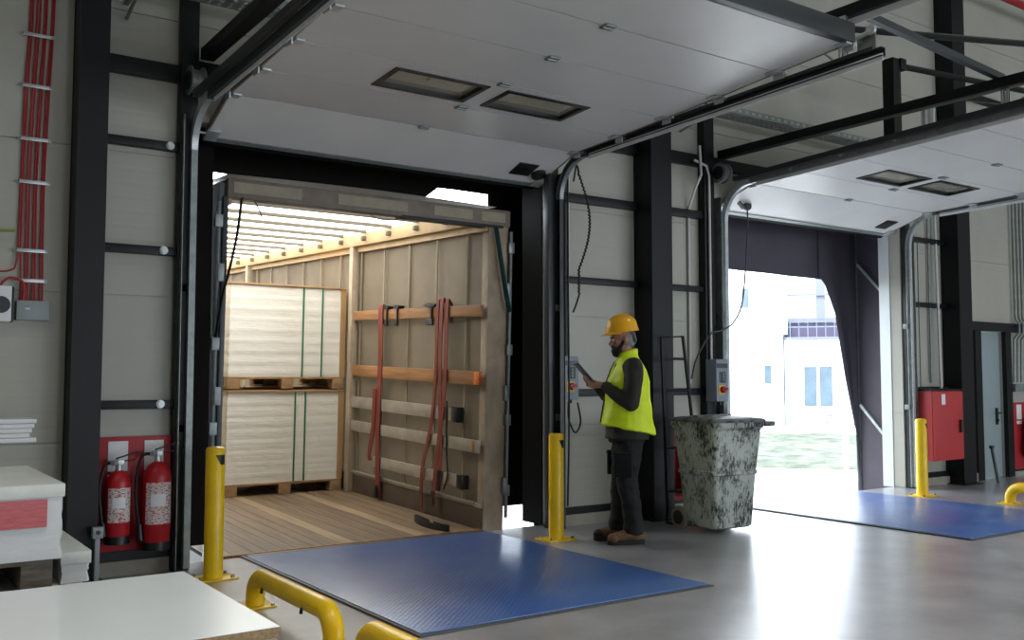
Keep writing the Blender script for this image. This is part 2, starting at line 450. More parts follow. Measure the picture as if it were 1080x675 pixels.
# personnel door
m = MB(); m.box(12.575, 13.185, WY+.03, WY+.08, .005, 1.985, .004); m.box(12.64, 12.67, WY+.022, WY+.03, .1, 1.9)
d3 = struct(m.build('door_3', mat('pale_blue_grey_door', '#93a3a8', .42, var=.03)))
d3['label'] = 'narrow pale blue-grey personnel door right of the red cabinet'
m = MB(); m.box(13.03, 13.09, WY+.015, WY+.03, .72, .95, .005); m.tube([(13.06, WY+.02, .88), (13.06, WY-.04, .88), (12.93, WY-.04, .88)], .011, 8); m.cyl((13.06, WY+.02, .78), (13.06, WY-.005, .78), .016)
m.build('handle', M['blk'], d3)

# ------------------------------------------------------------------ sectional doors
PROF = [(7.22, 3.155), (6.61, 3.365), (6.04, 3.39), (5.47, 3.42), (4.91, 3.45), (4.35, 3.49), (3.78, 3.525)]
LX0, LX1, XC = 2.17, 5.28, 3.735
def make_door(dx, label, darkplate):
    t = thing('sectional_door', label, 'overhead door', (XC+dx, 5.5, 3.155))
    th = .045
    x0, x1 = LX0+dx, LX1+dx
    for i in range(6):
        (ya, za), (yb, zb) = PROF[i], PROF[i+1]
        d = Vector((0, yb-ya, zb-za)).normalized(); nrm = Vector((0, d.z, -d.y)); nrm = nrm if nrm.z > 0 else -nrm
        A = Vector((0, ya, za))+d*.006; B = Vector((0, yb, zb))-d*.006
        quad = [(A.y, A.z), (B.y, B.z), (B.y+nrm.y*th, B.z+nrm.z*th), (A.y+nrm.y*th, A.z+nrm.z*th)]
        m = MB()
        if i == 2:
            # glazed section: leave two window holes
            wy0, wy1 = A.y-.12, B.y+.10
            def zz(y): return A.z+(B.z-A.z)*(y-A.y)/(B.y-A.y)
            wins = [(2.95+dx, 3.66+dx), (3.85+dx, 4.57+dx)]
            def strip(xa, xb, y1, y2):
                q = [(y1, zz(y1)), (y2, zz(y2)), (y2, zz(y2)+th), (y1, zz(y1)+th)]
                m.prism(q, 'X', xa, xb)
            strip(x0, x1, A.y, wy0); strip(x0, x1, wy1, B.y)
            for xa, xb in [(x0, wins[0][0]), (wins[0][1], wins[1][0]), (wins[1][1], x1)]: strip(xa, xb, wy0, wy1)
            sec = m.build('panel_section', M['leaf'], t, smooth=0)
            for xa, xb in wins:
                fr = MB()
                for (p, q, r, s_) in [(xa-.02, xb+.02, wy0+.02, wy0-.018), (xa-.02, xb+.02, wy1+.018, wy1-.02), (xa-.02, xa+.018, wy0, wy1), (xb-.018, xb+.02, wy0, wy1)]:
                    qd = [(r, zz(r)-.008), (s_, zz(s_)-.008), (s_, zz(s_)+th+.006), (r, zz(r)+th+.006)]
                    fr.prism(qd, 'X', p, q)
                fo = fr.build('window_frame', M['winframe'], t, smooth=0)
                pg = MB(); pg.prism([(wy0, zz(wy0)+.018), (wy1, zz(wy1)+.018), (wy1, zz(wy1)+.026), (wy0, zz(wy0)+.026)], 'X', xa, xb)
                pg.build('pane', PANE, fo, smooth=0)
        else:
            m.prism(quad, 'X', x0, x1); m.build('panel_section', M['leaf'], t, smooth=0)
        # end stiles
        for xx, s in ((x0, -1), (x1, 1)):
            e = MB(); e.prism([(A.y, A.z-.004), (B.y, B.z-.004), (B.y+nrm.y*th, B.z+.004+nrm.z*th), (A.y+nrm.y*th, A.z+.004+nrm.z*th)], 'X', min(xx, xx+s*.012), max(xx, xx+s*.012))
            e.build('end_stile', M['leafedge'], t, smooth=0)
    # hinges on the seams, rollers at both ends
    for i in range(1, 7):
        y, z = PROF[i]
        if i < 6:
            g = MB(); g.box(x0, x1, y-.0045, y+.0045, z+.008, z+.05); g.build('seam_shade_strip', M['rubber'], t, smooth=0)  # black strip added for the shadow inside the panel joints
            h = MB(); h.cbox((XC+dx, y, z-.006), (.085, .075, .012), .003); h.cyl((XC+dx-.04, y, z-.014), (XC+dx+.04, y, z-.014), .007)
            h.build('hinge', M['galvd'] , t)
        for xx, s in ((x0, -1), (x1, 1)):
            r = MB(); r.cbox((xx+s*.0-s*.035, y, z-.008), (.06, .10, .016), .003); r.cbox((xx+s*.02, y, z-.0), (.012, .09, .09), .003)
            r.cyl((xx, y, z+.01), (xx+s*(.07 if s > 0 else .12), y, z+.01), .007, n=8)
            r.cyl((xx+s*(.06 if s > 0 else .11), y, z+.01), (xx+s*(.085 if s > 0 else .135), y, z+.01), .022, n=14)
            r.build('roller', M['galv'], t)
    y, z = PROF[0]
    rb = MB(); rb.prism([(y+.035, z-.02), (y-.02, z+.0), (y+.03, z+.05), (y+.075, z+.03)], 'X', x0, x1); rb.build('bottom_seal', M['rubber'], t, smooth=0)
    al = MB(); al.prism([(y-.02, z-.004), (y-.07, z+.014), (y-.07, z+.019), (y-.02, z+.002)], 'X', x0, x1); al.build('bottom_rail', M['galvd'], t, smooth=0)
    # rear end capping of the top section
    y, z = PROF[6]
    tc_ = MB(); tc_.box(x0, x1, y-.07, y-.005, z-.006, z+.12, .006); tc_.build('top_rail', M['steel2'], t)
    # bottom brackets and black plates on the lowest section
    def on1(X, Y): 
        (ya, za), (yb, zb) = PROF[0], PROF[1]; return za+(zb-za)*(Y-ya)/(yb-ya)
    sl = math.atan2(PROF[1][1]-PROF[0][1], PROF[1][0]-PROF[0][0])
    xp = 4.97+dx
    p = MB(); Y = 6.96; p.cbox((xp, Y, on1(xp, Y)-.006), (.21, .19, .012), .003, (sl+PI, 0, 0)); p.build('lock_plate', M['winframe'], t)
    if darkplate:
        p = MB(); Y = 7.0; p.cyl((xp+.19, Y, on1(xp, Y)), (xp+.19, Y-.01, on1(xp, Y)-.03), .07, n=20); p.build('handle_disc', M['blk'], t)
    for xx, s in ((x0, -1), (x1, 1)):
        p = MB(); p.cbox((xx-s*.03, 7.12, on1(0, 7.12)-.012), (.1, .14, .02), .004, (sl+PI, 0, 0)); p.cyl((xx, 7.12, on1(0,7.12)), (xx+s*.1, 7.12, on1(0,7.12)), .01, n=8)
        p.build('bottom_bracket', M['galv'], t)
    return t
PANE = mat('smoky_acrylic', '#c0bdb2', .15)
nt = PANE.node_tree; tr = nt.nodes.new('ShaderNodeBsdfTransparent'); mx = nt.nodes.new('ShaderNodeMixShader'); mx.inputs[0].default_value = .6
tr.inputs['Color'].default_value = (.95,.93,.88,1)
nt.links.new(nt.nodes['Principled BSDF'].outputs[0], mx.inputs[1]); nt.links.new(tr.outputs[0], mx.inputs[2]); nt.links.new(mx.outputs[0], nt.nodes['Material Output'].inputs['Surface'])
DX = 5.47
make_door(0, 'pale grey sectional overhead door rolled up above the loaded truck', True)
make_door(DX, 'pale grey sectional overhead door rolled up above the open empty bay', False)

def c_rail(path, s, mirror=1):
    """C-profile swept along a path lying in a YZ plane; s = opening side in X"""
    m = MB(); P = [Vector(p) for p in path]
    prof = [(0,-.03), (.045,-.03), (.045,-.024), (.005,-.024), (.005,.024), (.045,.024), (.045,.03), (0,.03)]
    rings = []
    for i in range(len(P)):
        T = (P[min(i+1, len(P)-1)]-P[max(i-1, 0)]).normalized(); X = Vector((s,0,0)); V = T.cross(X)
        rings.append([P[i]+X*a+V*b for a, b in prof])
    m.loft(rings); return m
def make_track(x, s, label, yend, zend, zs0=3.372, bright=False, dark=False):
    t = thing('door_track', label, 'door track', (x, 6.93, 0), 0, None)
    v = [(x, 6.93, .02), (x, 6.93, 3.0)]
    c_rail(v, s).build('vertical_rail', M['steel2'] if dark else (M['galv'] if bright else M['galvd']), t)
    an = MB(); ao = .012 if dark else .055; an.box(min(x-s*ao, x-s*(ao-.005)), max(x-s*ao, x-s*(ao-.005)), 6.90, WY-.002, .0, 3.25); an.box(min(x-s*ao, x), max(x-s*ao, x), WY-.006, WY-.002, 0, 3.25)
    an.build('mounting_angle', M['steel2'] if dark else M['galvd'], t, smooth=0)
    cv = [Vector((x, 6.93, 3.0))]+[Vector((x, 6.93-.37+.37*math.cos(a), 3.0+(zs0-3.002)*math.sin(a))) for a in [PI/2*k/10 for k in range(1, 11)]]
    c_rail(cv, s).build('curved_rail', M['galvd'] if dark else M['galv'], t)
    hz = [(x, 6.56, zs0), (x, yend, zend)]
    c_rail(hz, s).build('horizontal_rail', M['galvd'] if bright else M['steel2'], t, smooth=0)
    ed = MB(); ed.bar((x+s*.03, 6.5, zs0-.034), (x+s*.03, yend, zend-.036), .05, .004, (1,0,0)); ed.build('rail_edge', M['white'], t, smooth=0)
    # straight upper angle running back to the wall
    ua = MB(); ua.bar((x-s*.03, 6.74, zs0+.04), (x-s*.03, yend+.1, zend+.045), .04, .05, (0,0,1)); ua.build('reinforcing_angle', M['steel2'], t, smooth=0)
    for k, yy in enumerate([2.0, 1.0]):
        b = MB(); b.box(min(x-s*ao, x+s*.05), max(x-s*ao, x+s*.05), WY-.1, WY-.03, yy-.03, yy+.03, .004); b.build('wall_bracket', M['galvd'], t)
    return t
make_track(1.99, 1, 'steel door track left of the truck bay, running back under the black beam', 3.7, 3.385, 3.315)
make_track(5.375, -1, 'steel door track right of the truck bay, ending in mid-air near the hanger plates', 3.56, 3.43, 3.355, False, True)
make_track(7.515, 1, 'steel door track with curved corner left of the open empty bay', 3.5, 3.47, 3.372, True)
make_track(10.865, -1, 'white-edged steel door track right of the open empty bay', 3.6, 3.44, 3.372, True)

# suspension beams above the tracks
def beam(x, y0, y1, z, label, x1=None):
    m = MB(); m.bar((x, y0, z), (x1 or x, y1, z), .085, .1, (1,0,0), .006)
    o = m.build('suspension_beam', M['blacksteel']); tag(o, label, 'beam', 'suspension beams'); 
    return o
beam(2.1, 6.94, 3.3, 3.72, 'black suspension beam at upper left, above the track left of the truck')
bB = MB(); bB.bar((5.58, 6.9, 3.86), (5.58, 2.9, 3.86), .085, .1, (1,0,0), .006)
tB = thing('suspension_beam', 'black beam with its lit underside painted white, above the free end of the track right of the truck', 'beam', (5.58, 4.9, 3.81), 0, 'suspension beams')
bB.build('beam_body', M['blacksteel'], tB); MB().bar((5.58, 6.8, 3.805), (5.58, 2.95, 3.805), .075, .006, (1,0,0)).build('lit_underside', M['white'], tB, smooth=0)  # white strip stands for light caught under the black beam
beam(7.5, 6.94, 3.2, 3.70, 'black suspension beam above the track left of the open empty bay')
beam(10.95, 6.94, 3.2, 3.70, 'black suspension beam above the track right of the open empty bay')

def perf(m, p0, p1, w, t, up, holes):
    """perforated flat: two edge strips with rungs"""
    p0, p1 = Vector(p0), Vector(p1); d = (p1-p0); u = Vector(up); u = (u-d.normalized()*u.dot(d.normalized())).normalized()
    for s in (-1, 1): m.bar(p0+u*s*w*.38, p1+u*s*w*.38, t, w*.24, u)
    for k in range(holes+1):
        a = p0+d*(k/holes*.96); b = p0+d*(k/holes*.96+.04*1)
        m.bar(a, b, t, w*.56, u)
    return m
def hanger(x, y, z0, z1, label, brace):
    t = thing('track_hanger', label, 'hanger', (x, y, z0))
    perf(MB(), (x, y, z0), (x, y, z1), .06, .006, (0,1,0), 6).build('slotted_strip', M['galv'], t, smooth=0)
    perf(MB(), (x+.03, y, z0), (x+.03, y, z1), .05, .006, (0,1,0), 6).build('slotted_strip', M['galvd'], t, smooth=0)
    perf(MB(), (x, y+.02, z0+.02), (x, y+brace, z1-.02), .04, .006, (1,0,0), 6).build('diagonal_brace', M['galvd'], t, smooth=0)
    return t
hanger(5.5, 3.97, 3.46, 3.82, 'slotted galvanised hanger at the free end of the track right of the truck', .35)
hanger(1.96, 4.9, 3.455, 3.68, 'slotted galvanised hanger above the track left of the truck', .3)
hanger(7.52, 3.93, 3.52, 3.66, 'slotted hanger with long diagonal brace on the track left of the open bay', .32)
# end plate with bolt on the free track end
t = thing('track_end_plate', 'galvanised end plate with ring bolt standing on the free track end', 'plate', (5.47, 3.74, 3.47))
MB().cbox((5.47, 3.76, 3.555), (.008, .14, .16), .002).build('plate', M['galvd'], t)
MB().tube([(5.40, 3.98, 3.57), (5.46, 3.72, 3.63)], .016, 10).lathe([(.02,-.012),(.035,-.012),(.035,.012),(.02,.012)], (5.46, 3.72, 3.64), 'X', 16).build('ring_bolt', M['galv'], t)
# struts, post and braces overhead
tag(MB().bar((5.6, 3.97, 3.90), (7.55, 3.96, 3.76), .05, .05, (0,0,1)).build('cross_strut', M['steel2'], smooth=0), 'grey-green cross strut joining the two beam ends between the doors', 'strut')
tag(MB().tube([(5.0, 5.4, 4.2), (8.6, 3.89, 4.2)], .028, 10).build('bracing_tube', M['blacksteel']), 'long thin black bracing tube crossing the upper right wall', 'tube')
t = thing('hanger_post', 'short black hanging post behind the beam at upper right', 'post', (8.7, 5.7, 3.45))
MB().bar((8.7, 5.7, 3.45), (8.7, 5.7, 4.62), .13, .13, (0,1,0), .008).build('post_body', M['blacksteel'], t)
MB().tube([(8.72, 5.7, 4.57), (11.2, 5.32, 4.57)], .032, 10).build('tie_rod', M['blacksteel'], t)
MB().cbox((8.8, 5.67, 4.57), (.1, .1, .12), .01).build('clamp', M['blacksteel'], t)
tag(MB().tube([(9.5, 6.6, 6.5), (15.5, 6.6, 6.5)], .05, 12).build('sprinkler_pipe', M['redcable']), 'red pipe high on the wall at the top right corner', 'pipe')

# counterbalance shafts with cable drums
def shaft(dx, label):
    t = thing('spring_shaft', label, 'spring shaft', (XC+dx, 6.87, 3.49))
    a, b = 2.0+dx, 5.47+dx
    MB().cyl((a-.03, 6.87, 3.49), (b+.03, 6.87, 3.49), .0125, n=10).build('shaft', M['galvd'], t)
    sp = MB()
    for s0, s1 in ((2.6+dx, 3.4+dx), (4.0+dx, 4.8+dx)):
        P = [(s0+(s1-s0)*i/240, 6.87+.04*math.cos(i*.9), 3.49+.04*math.sin(i*.9)) for i in range(241)]
        sp.tube(P, .006, 5)
    sp.build('torsion_spring', M['steel2'], t)
    for x in (a, b):
        MB().lathe([(.013,-.05),(.105,-.05),(.105,-.04),(.082,-.035),(.08,.03),(.105,.04),(.105,.05),(.013,.05)], (x, 6.87, 3.49), 'X', 28).build('cable_drum', M['galvd'], t)
        MB().lathe([(.02,-.058),(.07,-.058),(.07,-.051),(.02,-.051)], (x, 6.87, 3.49), 'X', 20).build('drum_face', M['blk'], t)
    return t
shaft(0, 'spring shaft with cable drums above the truck bay opening')
shaft(DX-.03, 'spring shaft with large round cable drum above the open empty bay')

# perforated cable tray along the wall
t = thing('cable_tray', 'long perforated galvanised cable tray high along the wall', 'cable tray', (7, 6.65, 4.0))
cb = MB(); xx = 1.0
while xx < 14.0:
    cb.box(xx, xx+.05, 6.56, 6.74, 4.03, 4.034); xx += .075
for yy in (6.555, 6.62, 6.68, 6.74): cb.box(1.0, 14.0, yy-.01, yy+.01, 4.03, 4.034)
cb.build('tray_bottom', M['galv'], t, smooth=0)
sd = MB()
for yy in (6.545, 6.755):
    sd.box(1., 14., yy-.0015, yy+.0015, 4.03, 4.05); sd.box(1., 14., yy-.0015, yy+.0015, 4.08, 4.095)
    xx = 1.
    while xx < 14.0: sd.box(xx, xx+.05, yy-.0015, yy+.0015, 4.05, 4.08); xx += .1
sd.build('tray_side', M['galvd'], t, smooth=0)
for x in (1.55, 4., 7., 9.5, 12.5):
    br = MB(); br.bar((x, 6.53, 4.015), (x, WY-.003, 4.015), .03, .02); br.bar((x, 6.6, 4.0), (x, WY-.02, 3.9), .02, .015); br.build('tray_bracket', M['galvd'], t, smooth=0)

# ------------------------------------------------------------------ dock levelers
def leveler(x0, x1, label):
    t = thing('dock_leveler', label, 'dock leveler', ((x0+x1)/2, 5.8, 0))
    MB().box(x0, x1, 4.48, 7.12, .002, .016, .003).build('deck_plate', M['blue'], t)
    e = MB(); e.box(x0-.025, x0-.004, 4.46, 7.2, .001, .012); e.box(x1+.004, x1+.025, 4.46, 7.2, .001, .008); e.box(x0-.025, x1+.025, 4.45, 4.472, .001, .008)
    e.build('pit_frame', M['pit'], t, smooth=0)
    MB().box(x0+.05, x1-.05, 7.125, 7.32, -.03, -.005, .003).build('lip', M['lip'], t)
    return t
leveler(2.53, 4.67, 'blue steel dock leveler plate in the floor in front of the truck')
leveler(7.79, 9.95, 'blue steel dock leveler plate in the floor in front of the open bay')

# ------------------------------------------------------------------ dock shelters
def shelter(dx, label, sheet, inner, hz, y0, y1, notch=False):
    t = thing('dock_shelter', label, 'dock shelter', (XC+dx, 7.5, -1.2))
    xa, xb = XC+dx-2.1, XC+dx+2.1
    fr = MB()
    for x in (xa, xb):
        fr.box(x-.03, x+.03, y1-.06, y1, -1.2, 3.75)
    fr.box(xa, xb, y1-.06, y1, 3.7, 3.76)
    fr.build('frame', M['galvd'], t, smooth=0)
    MB().box(xa, xb, y0, y1, 3.76, 3.78).build('canopy', sheet, t, smooth=0)
    for x in (xa, xb):
        MB().box(x-.006, x+.006, y0, y1-.06, -.9, 3.72).build('side_sheet', sheet, t, smooth=0)
    # head curtain, slightly sagging lower edge
    nseg = 24; top = []; bot = []
    for i in range(nseg+1):
        x = xa+(xb-xa)*i/nseg; u = (x-(XC+dx))
        zb = hz - .012*u
        if notch and 4.6 < x < 5.6: zb = hz+(.13 if x < 5.35 else .05)
        top.append((x, y1-.02, 3.74)); bot.append((x, y1-.02+.01*math.sin(i*1.3), zb))
    m = MB()
    rf = [m.bm.verts.new(p) for p in top]; rb = [m.bm.verts.new(p) for p in bot]
    rf2 = [m.bm.verts.new((p[0], p[1]+.006, p[2])) for p in top]; rb2 = [m.bm.verts.new((p[0], p[1]+.006, p[2])) for p in bot]
    for i in range(nseg):
        for q in ([rf[i], rf[i+1], rb[i+1], rb[i]], [rf2[i+1], rf2[i], rb2[i], rb2[i+1]], [rb[i], rb[i+1], rb2[i+1], rb2[i]]): m.bm.faces.new(q)
    m.build('head_curtain', sheet, t, smooth=60)
    for s in (-1, 1):
        m = MB(); L = []; R = []
        for z, u in inner:
            L.append((XC+dx+s*u, z)); R.append((XC+dx+s*2.09, z))
        for i in range(len(L)-1):
            za, zb = L[i][1], L[i+1][1]
            rows = []
            for k in range(9):
                q = k/8
                rows.append((L[i][0]+(R[i][0]-L[i][0])*q, L[i+1][0]+(R[i+1][0]-L[i+1][0])*q, y1-.035-.02*math.sin(q*9)))
            for k in range(8):
                a, b = rows[k], rows[k+1]
                m.face([(a[0], a[2], za), (b[0], b[2], za), (b[1], b[2], zb), (a[1], a[2], zb)])
        bmesh.ops.remove_doubles(m.bm, verts=m.bm.verts, dist=.0005)
        r = bmesh.ops.extrude_face_region(m.bm, geom=list(m.bm.faces)); bmesh.ops.translate(m.bm, verts=[v for v in r['geom'] if isinstance(v, bmesh.types.BMVert)], vec=(0,.006,0))
        m.build('side_curtain', sheet, t, smooth=60)
    if notch:
        MB().box(2.062, 2.285, 7.33, 7.365, .1, 3.235, .008).build('side_pad', sheet, t)
    # spreader arms along the side sheets
    for x, s in ((xa, 1), (xb, -1)):
        for za, zb in ((2.9, 2.1), (1.0, .2)):
            MB().bar((x+s*.05, y1-.09, za), (x+s*.05, y0+.02, zb), .035, .035).build('spreader_arm', M['galv'], t, smooth=0)
    return t
shelter(0, 'black dock shelter curtains closed around the rear of the truck', M['shelter'], [(-.9, 2.0), (.10, 2.0), (.101, 1.44), (2.97, 1.44), (3.3, 1.44)], 3.05, 7.21, 7.9, True)
shelter(DX, 'dark dock shelter greyed by painted flare haze, with curved side curtain around the open empty bay', M['shelter_haze'], [(-.9, 2.06), (0, 2.06), (.64, 2.02), (1.34, 1.82), (2.23, 1.62), (2.6, 1.42), (2.7, 1.3), (3.4, 1.3)], 2.68, 7.21, 8.05)

# ------------------------------------------------------------------ the truck trailer
TS = math.atan(.035); TO = Vector((3.61, 7.42, -.03)); TR = Matrix.Translation(TO) @ Matrix.Rotation(TS, 4, 'X')
def tthing(name, label, cat, p=(0,0,0), group=None):
    t = thing(name, label, cat, TR @ Vector(p), 0, group); t.rotation_euler = (TS, 0, 0); return t
tr_ = tthing('truck_trailer', 'curtain-sided truck trailer docked at the bay, its wooden-floored cargo space open', 'trailer')
TL = 12.6
m = MB(); x = -1.21; k = 0; ed = []
rr = random.Random(4)
while x < 1.2:
    wd = rr.choice([.11, .14, .14, .17]); xe = min(x+wd, 1.21)
    m.box(x+.002, xe-.002, .03, TL, -.03+rr.uniform(-.001,.002), 0); x = xe; k += 1
    ed.append((xe, rr.choice([0,0,1,2,0,1,2])))
fl_ = m.build('floor_planks', M['plank'], tr_, True, smooth=0)
fl_.data.materials.append(M['plank2']); fl_.data.materials.append(M['plank3'])
for p in fl_.data.polygons:
    for xe, c in ed:
        if p.center.x <= xe: p.material_index = c; break
MB().box(-1.21, 1.21, 0, .028, -.05, .012, .004).build('floor_edge', M['lath'], tr_, True)
MB().box(-1.25, 1.25, .03, TL, -.22, -.032).build('chassis', M['steel'], tr_, True, smooth=0)
for s, nm in ((1, 'side_curtain'), (-1, 'side_curtain')):
    m = MB()
    N_ = 84; zz_ = [.2, .9, 1.6, 2.2, 2.76]
    rows = []
    for z in zz_:
        rows.append([Vector((s*(1.235+.012*math.sin(i*.75)*math.sin(z*2.1)), .02+(TL-.02)*i/N_, z)) for i in range(N_+1)])
    m.loft(rows, closed=False, caps=False)
    m.build(nm, M['tarp'], tr_, True, smooth=60)
for s in (1, -1):
    m = MB()
    for k in range(22):
        y = .33+k*.57; a, b = sorted((s*1.205, s*1.213)); m.box(a, b, y, y+.03, .2, 2.74)
    m.build('curtain_seam', M['seam'], tr_, True, smooth=0)
for s in (1, -1):
    a, b = sorted((s*1.19, s*1.24))
    MB().box(a, b, .0, TL, 0, .2, .004).build('kick_board', M['dirt'], tr_, True)
    m = MB(); m.box(a, b, .0, TL, .2, .23); m.box(min(s*1.17, s*1.2), max(s*1.17, s*1.2), .1, TL, .225, .245); m.build('lower_rail', M['alu'], tr_, True, smooth=0)
    m = MB(); a, b = sorted((s*1.12, s*(1.30 if s > 0 else 1.225))); m.box(a, b, 0, TL, 2.80, 2.94, .01); m.box(min(s*1.18, s*1.25), max(s*1.18, s*1.25), 0, TL, 2.74, 2.80)
    m.build('top_rail', M['railc'], tr_, True)
    for y in (2.68, 6.2, 9.6):
        a, b = sorted((s*1.12, s*1.20)); MB().box(a, b, y, y+.09, 0, 2.8, .006).build('stanchion', M['frame'], tr_, True)
k = 0
y = .55
while y < TL-.1:
    m = MB(); m.box(-1.13, 1.13, y, y+.035, 2.925, 2.962, .004)
    for s in (-1, 1): m.cbox((s*1.1, y+.022, 2.87), (.05, .05, .05), .005)
    m.build('roof_bow', M['bow'], tr_, True); y += .6
m = MB()
rows = []
for i in range(61):
    y = .0+TL*i/60
    rows.append([Vector((x, y, 2.975+.02*math.cos(x*1.2)-.006*math.sin((y-.55)/.6*2*PI))) for x in [-1.22+2.52*j/8 for j in range(9)]])
m.loft(rows, closed=False, caps=False); m.build('roof_cover', M['roof'], tr_, True, smooth=60)
MB().box(-1.25, 1.25, TL, TL+.06, 0, 2.95).build('bulkhead', M['frame'], tr_, True, smooth=0)
# laths on the right-hand side
def lath(z0, z1, y0, y1, mm, name):
    return MB().box(1.15, 1.178, y0, y1, z0, z1, .004).build(name, mm, tr_, True)
l1 = lath(1.955, 2.06, .0, 2.78, M['lath'], 'wooden_lath'); l2 = lath(1.32, 1.445, .0, 2.78, M['lath'], 'wooden_lath')
lath(.965, 1.09, .42, 2.78, M['alu'], 'aluminium_lath'); lath(.70, .815, .0, 2.78, M['alu'], 'aluminium_lath'); lath(.35, .465, .3, 2.1, M['alu'], 'aluminium_lath')
for z0, z1, y0 in [(.955, 1.10, .34), (.34, .475, .22)]:
    MB().box(1.12, 1.2, y0, y0+.1, z0, z1, .008).build('lath_pocket', M['blk'], tr_, True)
MB().box(1.145, 1.182, .0, .09, 1.325, 1.44, .003).build('lath_end_mark', mat('orange_paint', '#d9711f', .6, var=.2, vscale=20), tr_, True)
MB().box(1.145, 1.182, .06, .1, .705, .81, .003).build('lath_end_mark', M['lath'], tr_, True)
# rear frame
for s in (1, -1):
    ow = 1.415 if s > 0 else 1.255
    a, b = sorted((s*1.21, s*ow)); m = MB(); m.box(a, b, -.02, .09, -.02, 2.8, .012); a2, b2 = sorted((s*(ow-.015), s*(ow+.025))); m.box(a2, b2, .0, .16, -.2, 2.9)
    po = m.build('rear_post', M['frame'] if s > 0 else M['steel2'], tr_, True)  # shade on the left post is put in as a darker material
    m = MB(); xr = s*(ow+.035); m.cyl((xr, -.03, .1), (xr, -.03, 2.75), .017, n=12)
    for z in (.35, 1.0, 1.65, 2.6): m.cbox((xr, -.02, z), (.06, .06, .1), .006)
    m.build('lock_rod', M['galvd'], tr_, True)
    for z in (.4, 1.25, 2.2): MB().cbox((s*(ow+.01), -.035, z), (.05, .04, .14), .006).build('hinge', M['galvd'], tr_, True)
m = MB(); m.box(-1.225, 1.44, -.03, .12, 2.79, 2.945, .01); m.build('rear_header', M['header'], tr_, True)
for a, b in [(-1.18, -.62), (-.3, .35), (.62, 1.02), (1.12, 1.38)]: MB().box(a, b, -.034, -.0305, 2.83, 2.915).build('marker_tape', M['reflect'], tr_, True, smooth=0)
MB().box(.3, 1.36, -.032, .1, 2.775, 2.80, .003).build('header_lip', M['steel'], tr_, True)
MB().tube(bez([(-1.0,0,2.79),(-.95,0,2.7),(-.94,0,2.66)],8), .006, 6).build('header_cable', M['blk'], tr_, True)
m = MB(); m.tube(bez([(.0,0,2.78),(.1,0,2.745),(.25,0,2.755),(.35,0,2.79)],16), .004, 6)
m.build('header_cable', M['blk'], tr_, True)

# pallets and wrapped loads standing in the trailer
def pallet(t, w, d, h, mm, local=True, o=(0,0,0)):
    """euro style pallet parts under t, front at y=0, centred in x"""
    ox, oy, oz = o
    for i in range(5):
        y = d*i/4.0; y0 = oy+min(max(y-.06, 0), d-.12)
        MB().box(ox-w/2, ox+w/2, y0, y0+.12, oz+h-.022, oz+h, .002).build('deck_board', mm, t, local)
    for x in (-w/2, -.07, w/2-.14):
        for y in (0, d/2-.06, d-.12):
            MB().box(ox+x, ox+x+.14, oy+y, oy+y+.12, oz+.022, oz+h-.022, .003).build('block', mm, t, local)
        MB().box(ox+x, ox+x+.14, oy, oy+d, oz, oz+.022, .002).build('bottom_board', mm, t, local)
def load(z, h, name_lab, pal_lab, xs, lbl):
    p = tthing('wooden_pallet', pal_lab, 'pallet', (.45, 2.86, z), 'pallets in the trailer'); pallet(p, 1.36, 1.0, .13, M['pallet'])
    t = tthing('wrapped_sheet_load', name_lab, 'pallet load', (.45, 2.86, z+.131), 'wrapped loads in the trailer')
    m = MB(); N_ = 26; rows = []
    rnd = random.Random(lbl)
    for j in range(N_+1):
        zz = h*j/N_; b = .0035*math.sin(j*2.1+lbl)+rnd.uniform(-.002,.002)
        xx = .665+b; y0 = .02-b
        rows.append([Vector((-xx, y0, zz)), Vector((-xx*.5, y0-.003, zz)), Vector((0, y0+.002, zz)), Vector((xx*.5, y0-.002, zz)), Vector((xx-.01, y0, zz)), Vector((xx, y0+.01, zz)), Vector((xx, .98, zz)), Vector((-xx, .98, zz))])
    m.loft(rows); m.build('sheet_stack', M['load'], t, True)
    for xx in xs:
        MB().box(xx-.008, xx+.008, .002, .010, .001, h-.001).build('strapping_band', M['greenband'], t, True, smooth=0)
    m = MB(); m.box(.625, .69, .002, .012, .001, h-.001); m.box(.68, .69, .012, .06, .001, h-.001); m.build('edge_protector', M['cardboard'], t, True, smooth=0)
    MB().box(-.68, .69, -.004, 1.0, h+.001, h+.02, .003).build('top_board', M['cardboard'], t, True)
    return t
load(0.004, 1.0, 'lower shrink-wrapped stack of white sheets in the trailer', 'wooden pallet on the trailer floor under the lower white stack', (.10, .22), 3)
load(1.170, 1.01, 'upper shrink-wrapped stack of white sheets in the trailer', 'wooden pallet between the two white stacks in the trailer', (.17, .40), 5)

# webbing straps
def strap(t, name, pts, w, mm): 
    P = bez(pts, 30)
    return MB().tube(P, 0, flat=(w, .006), up=(0,1,0)).build(name, mm, t, True, smooth=50)
t = tthing('tension_strap', 'single red tension strap hanging over the laths near the white stacks', 'strap', (1.14, 1.98, 0), 'red straps on the trailer wall')
strap(t, 'webbing', [(0.047,0,1.9),(.046,0,2.06),(.024,0,2.10),(-.003,0,2.065),(.006,.0,1.5),(-.004,.01,.9),(.0,-.01,.3),(.01,0,.03)], .10, M['redstrap'])
strap(t, 'loose_end', [(-.012,.08,1.2),(-.012,.1,.8),(-.018,.16,.5),(-.012,.14,.42)], .08, M['redstrap'])
MB().cbox((-.008,.0,.1),(.02,.06,.13),.004).build('buckle', M['blk'], t, True)
t = tthing('tension_strap', 'bundle of three red tension straps hanging over the laths near the rear post', 'strap', (1.14, .64, 0), 'red straps on the trailer wall')
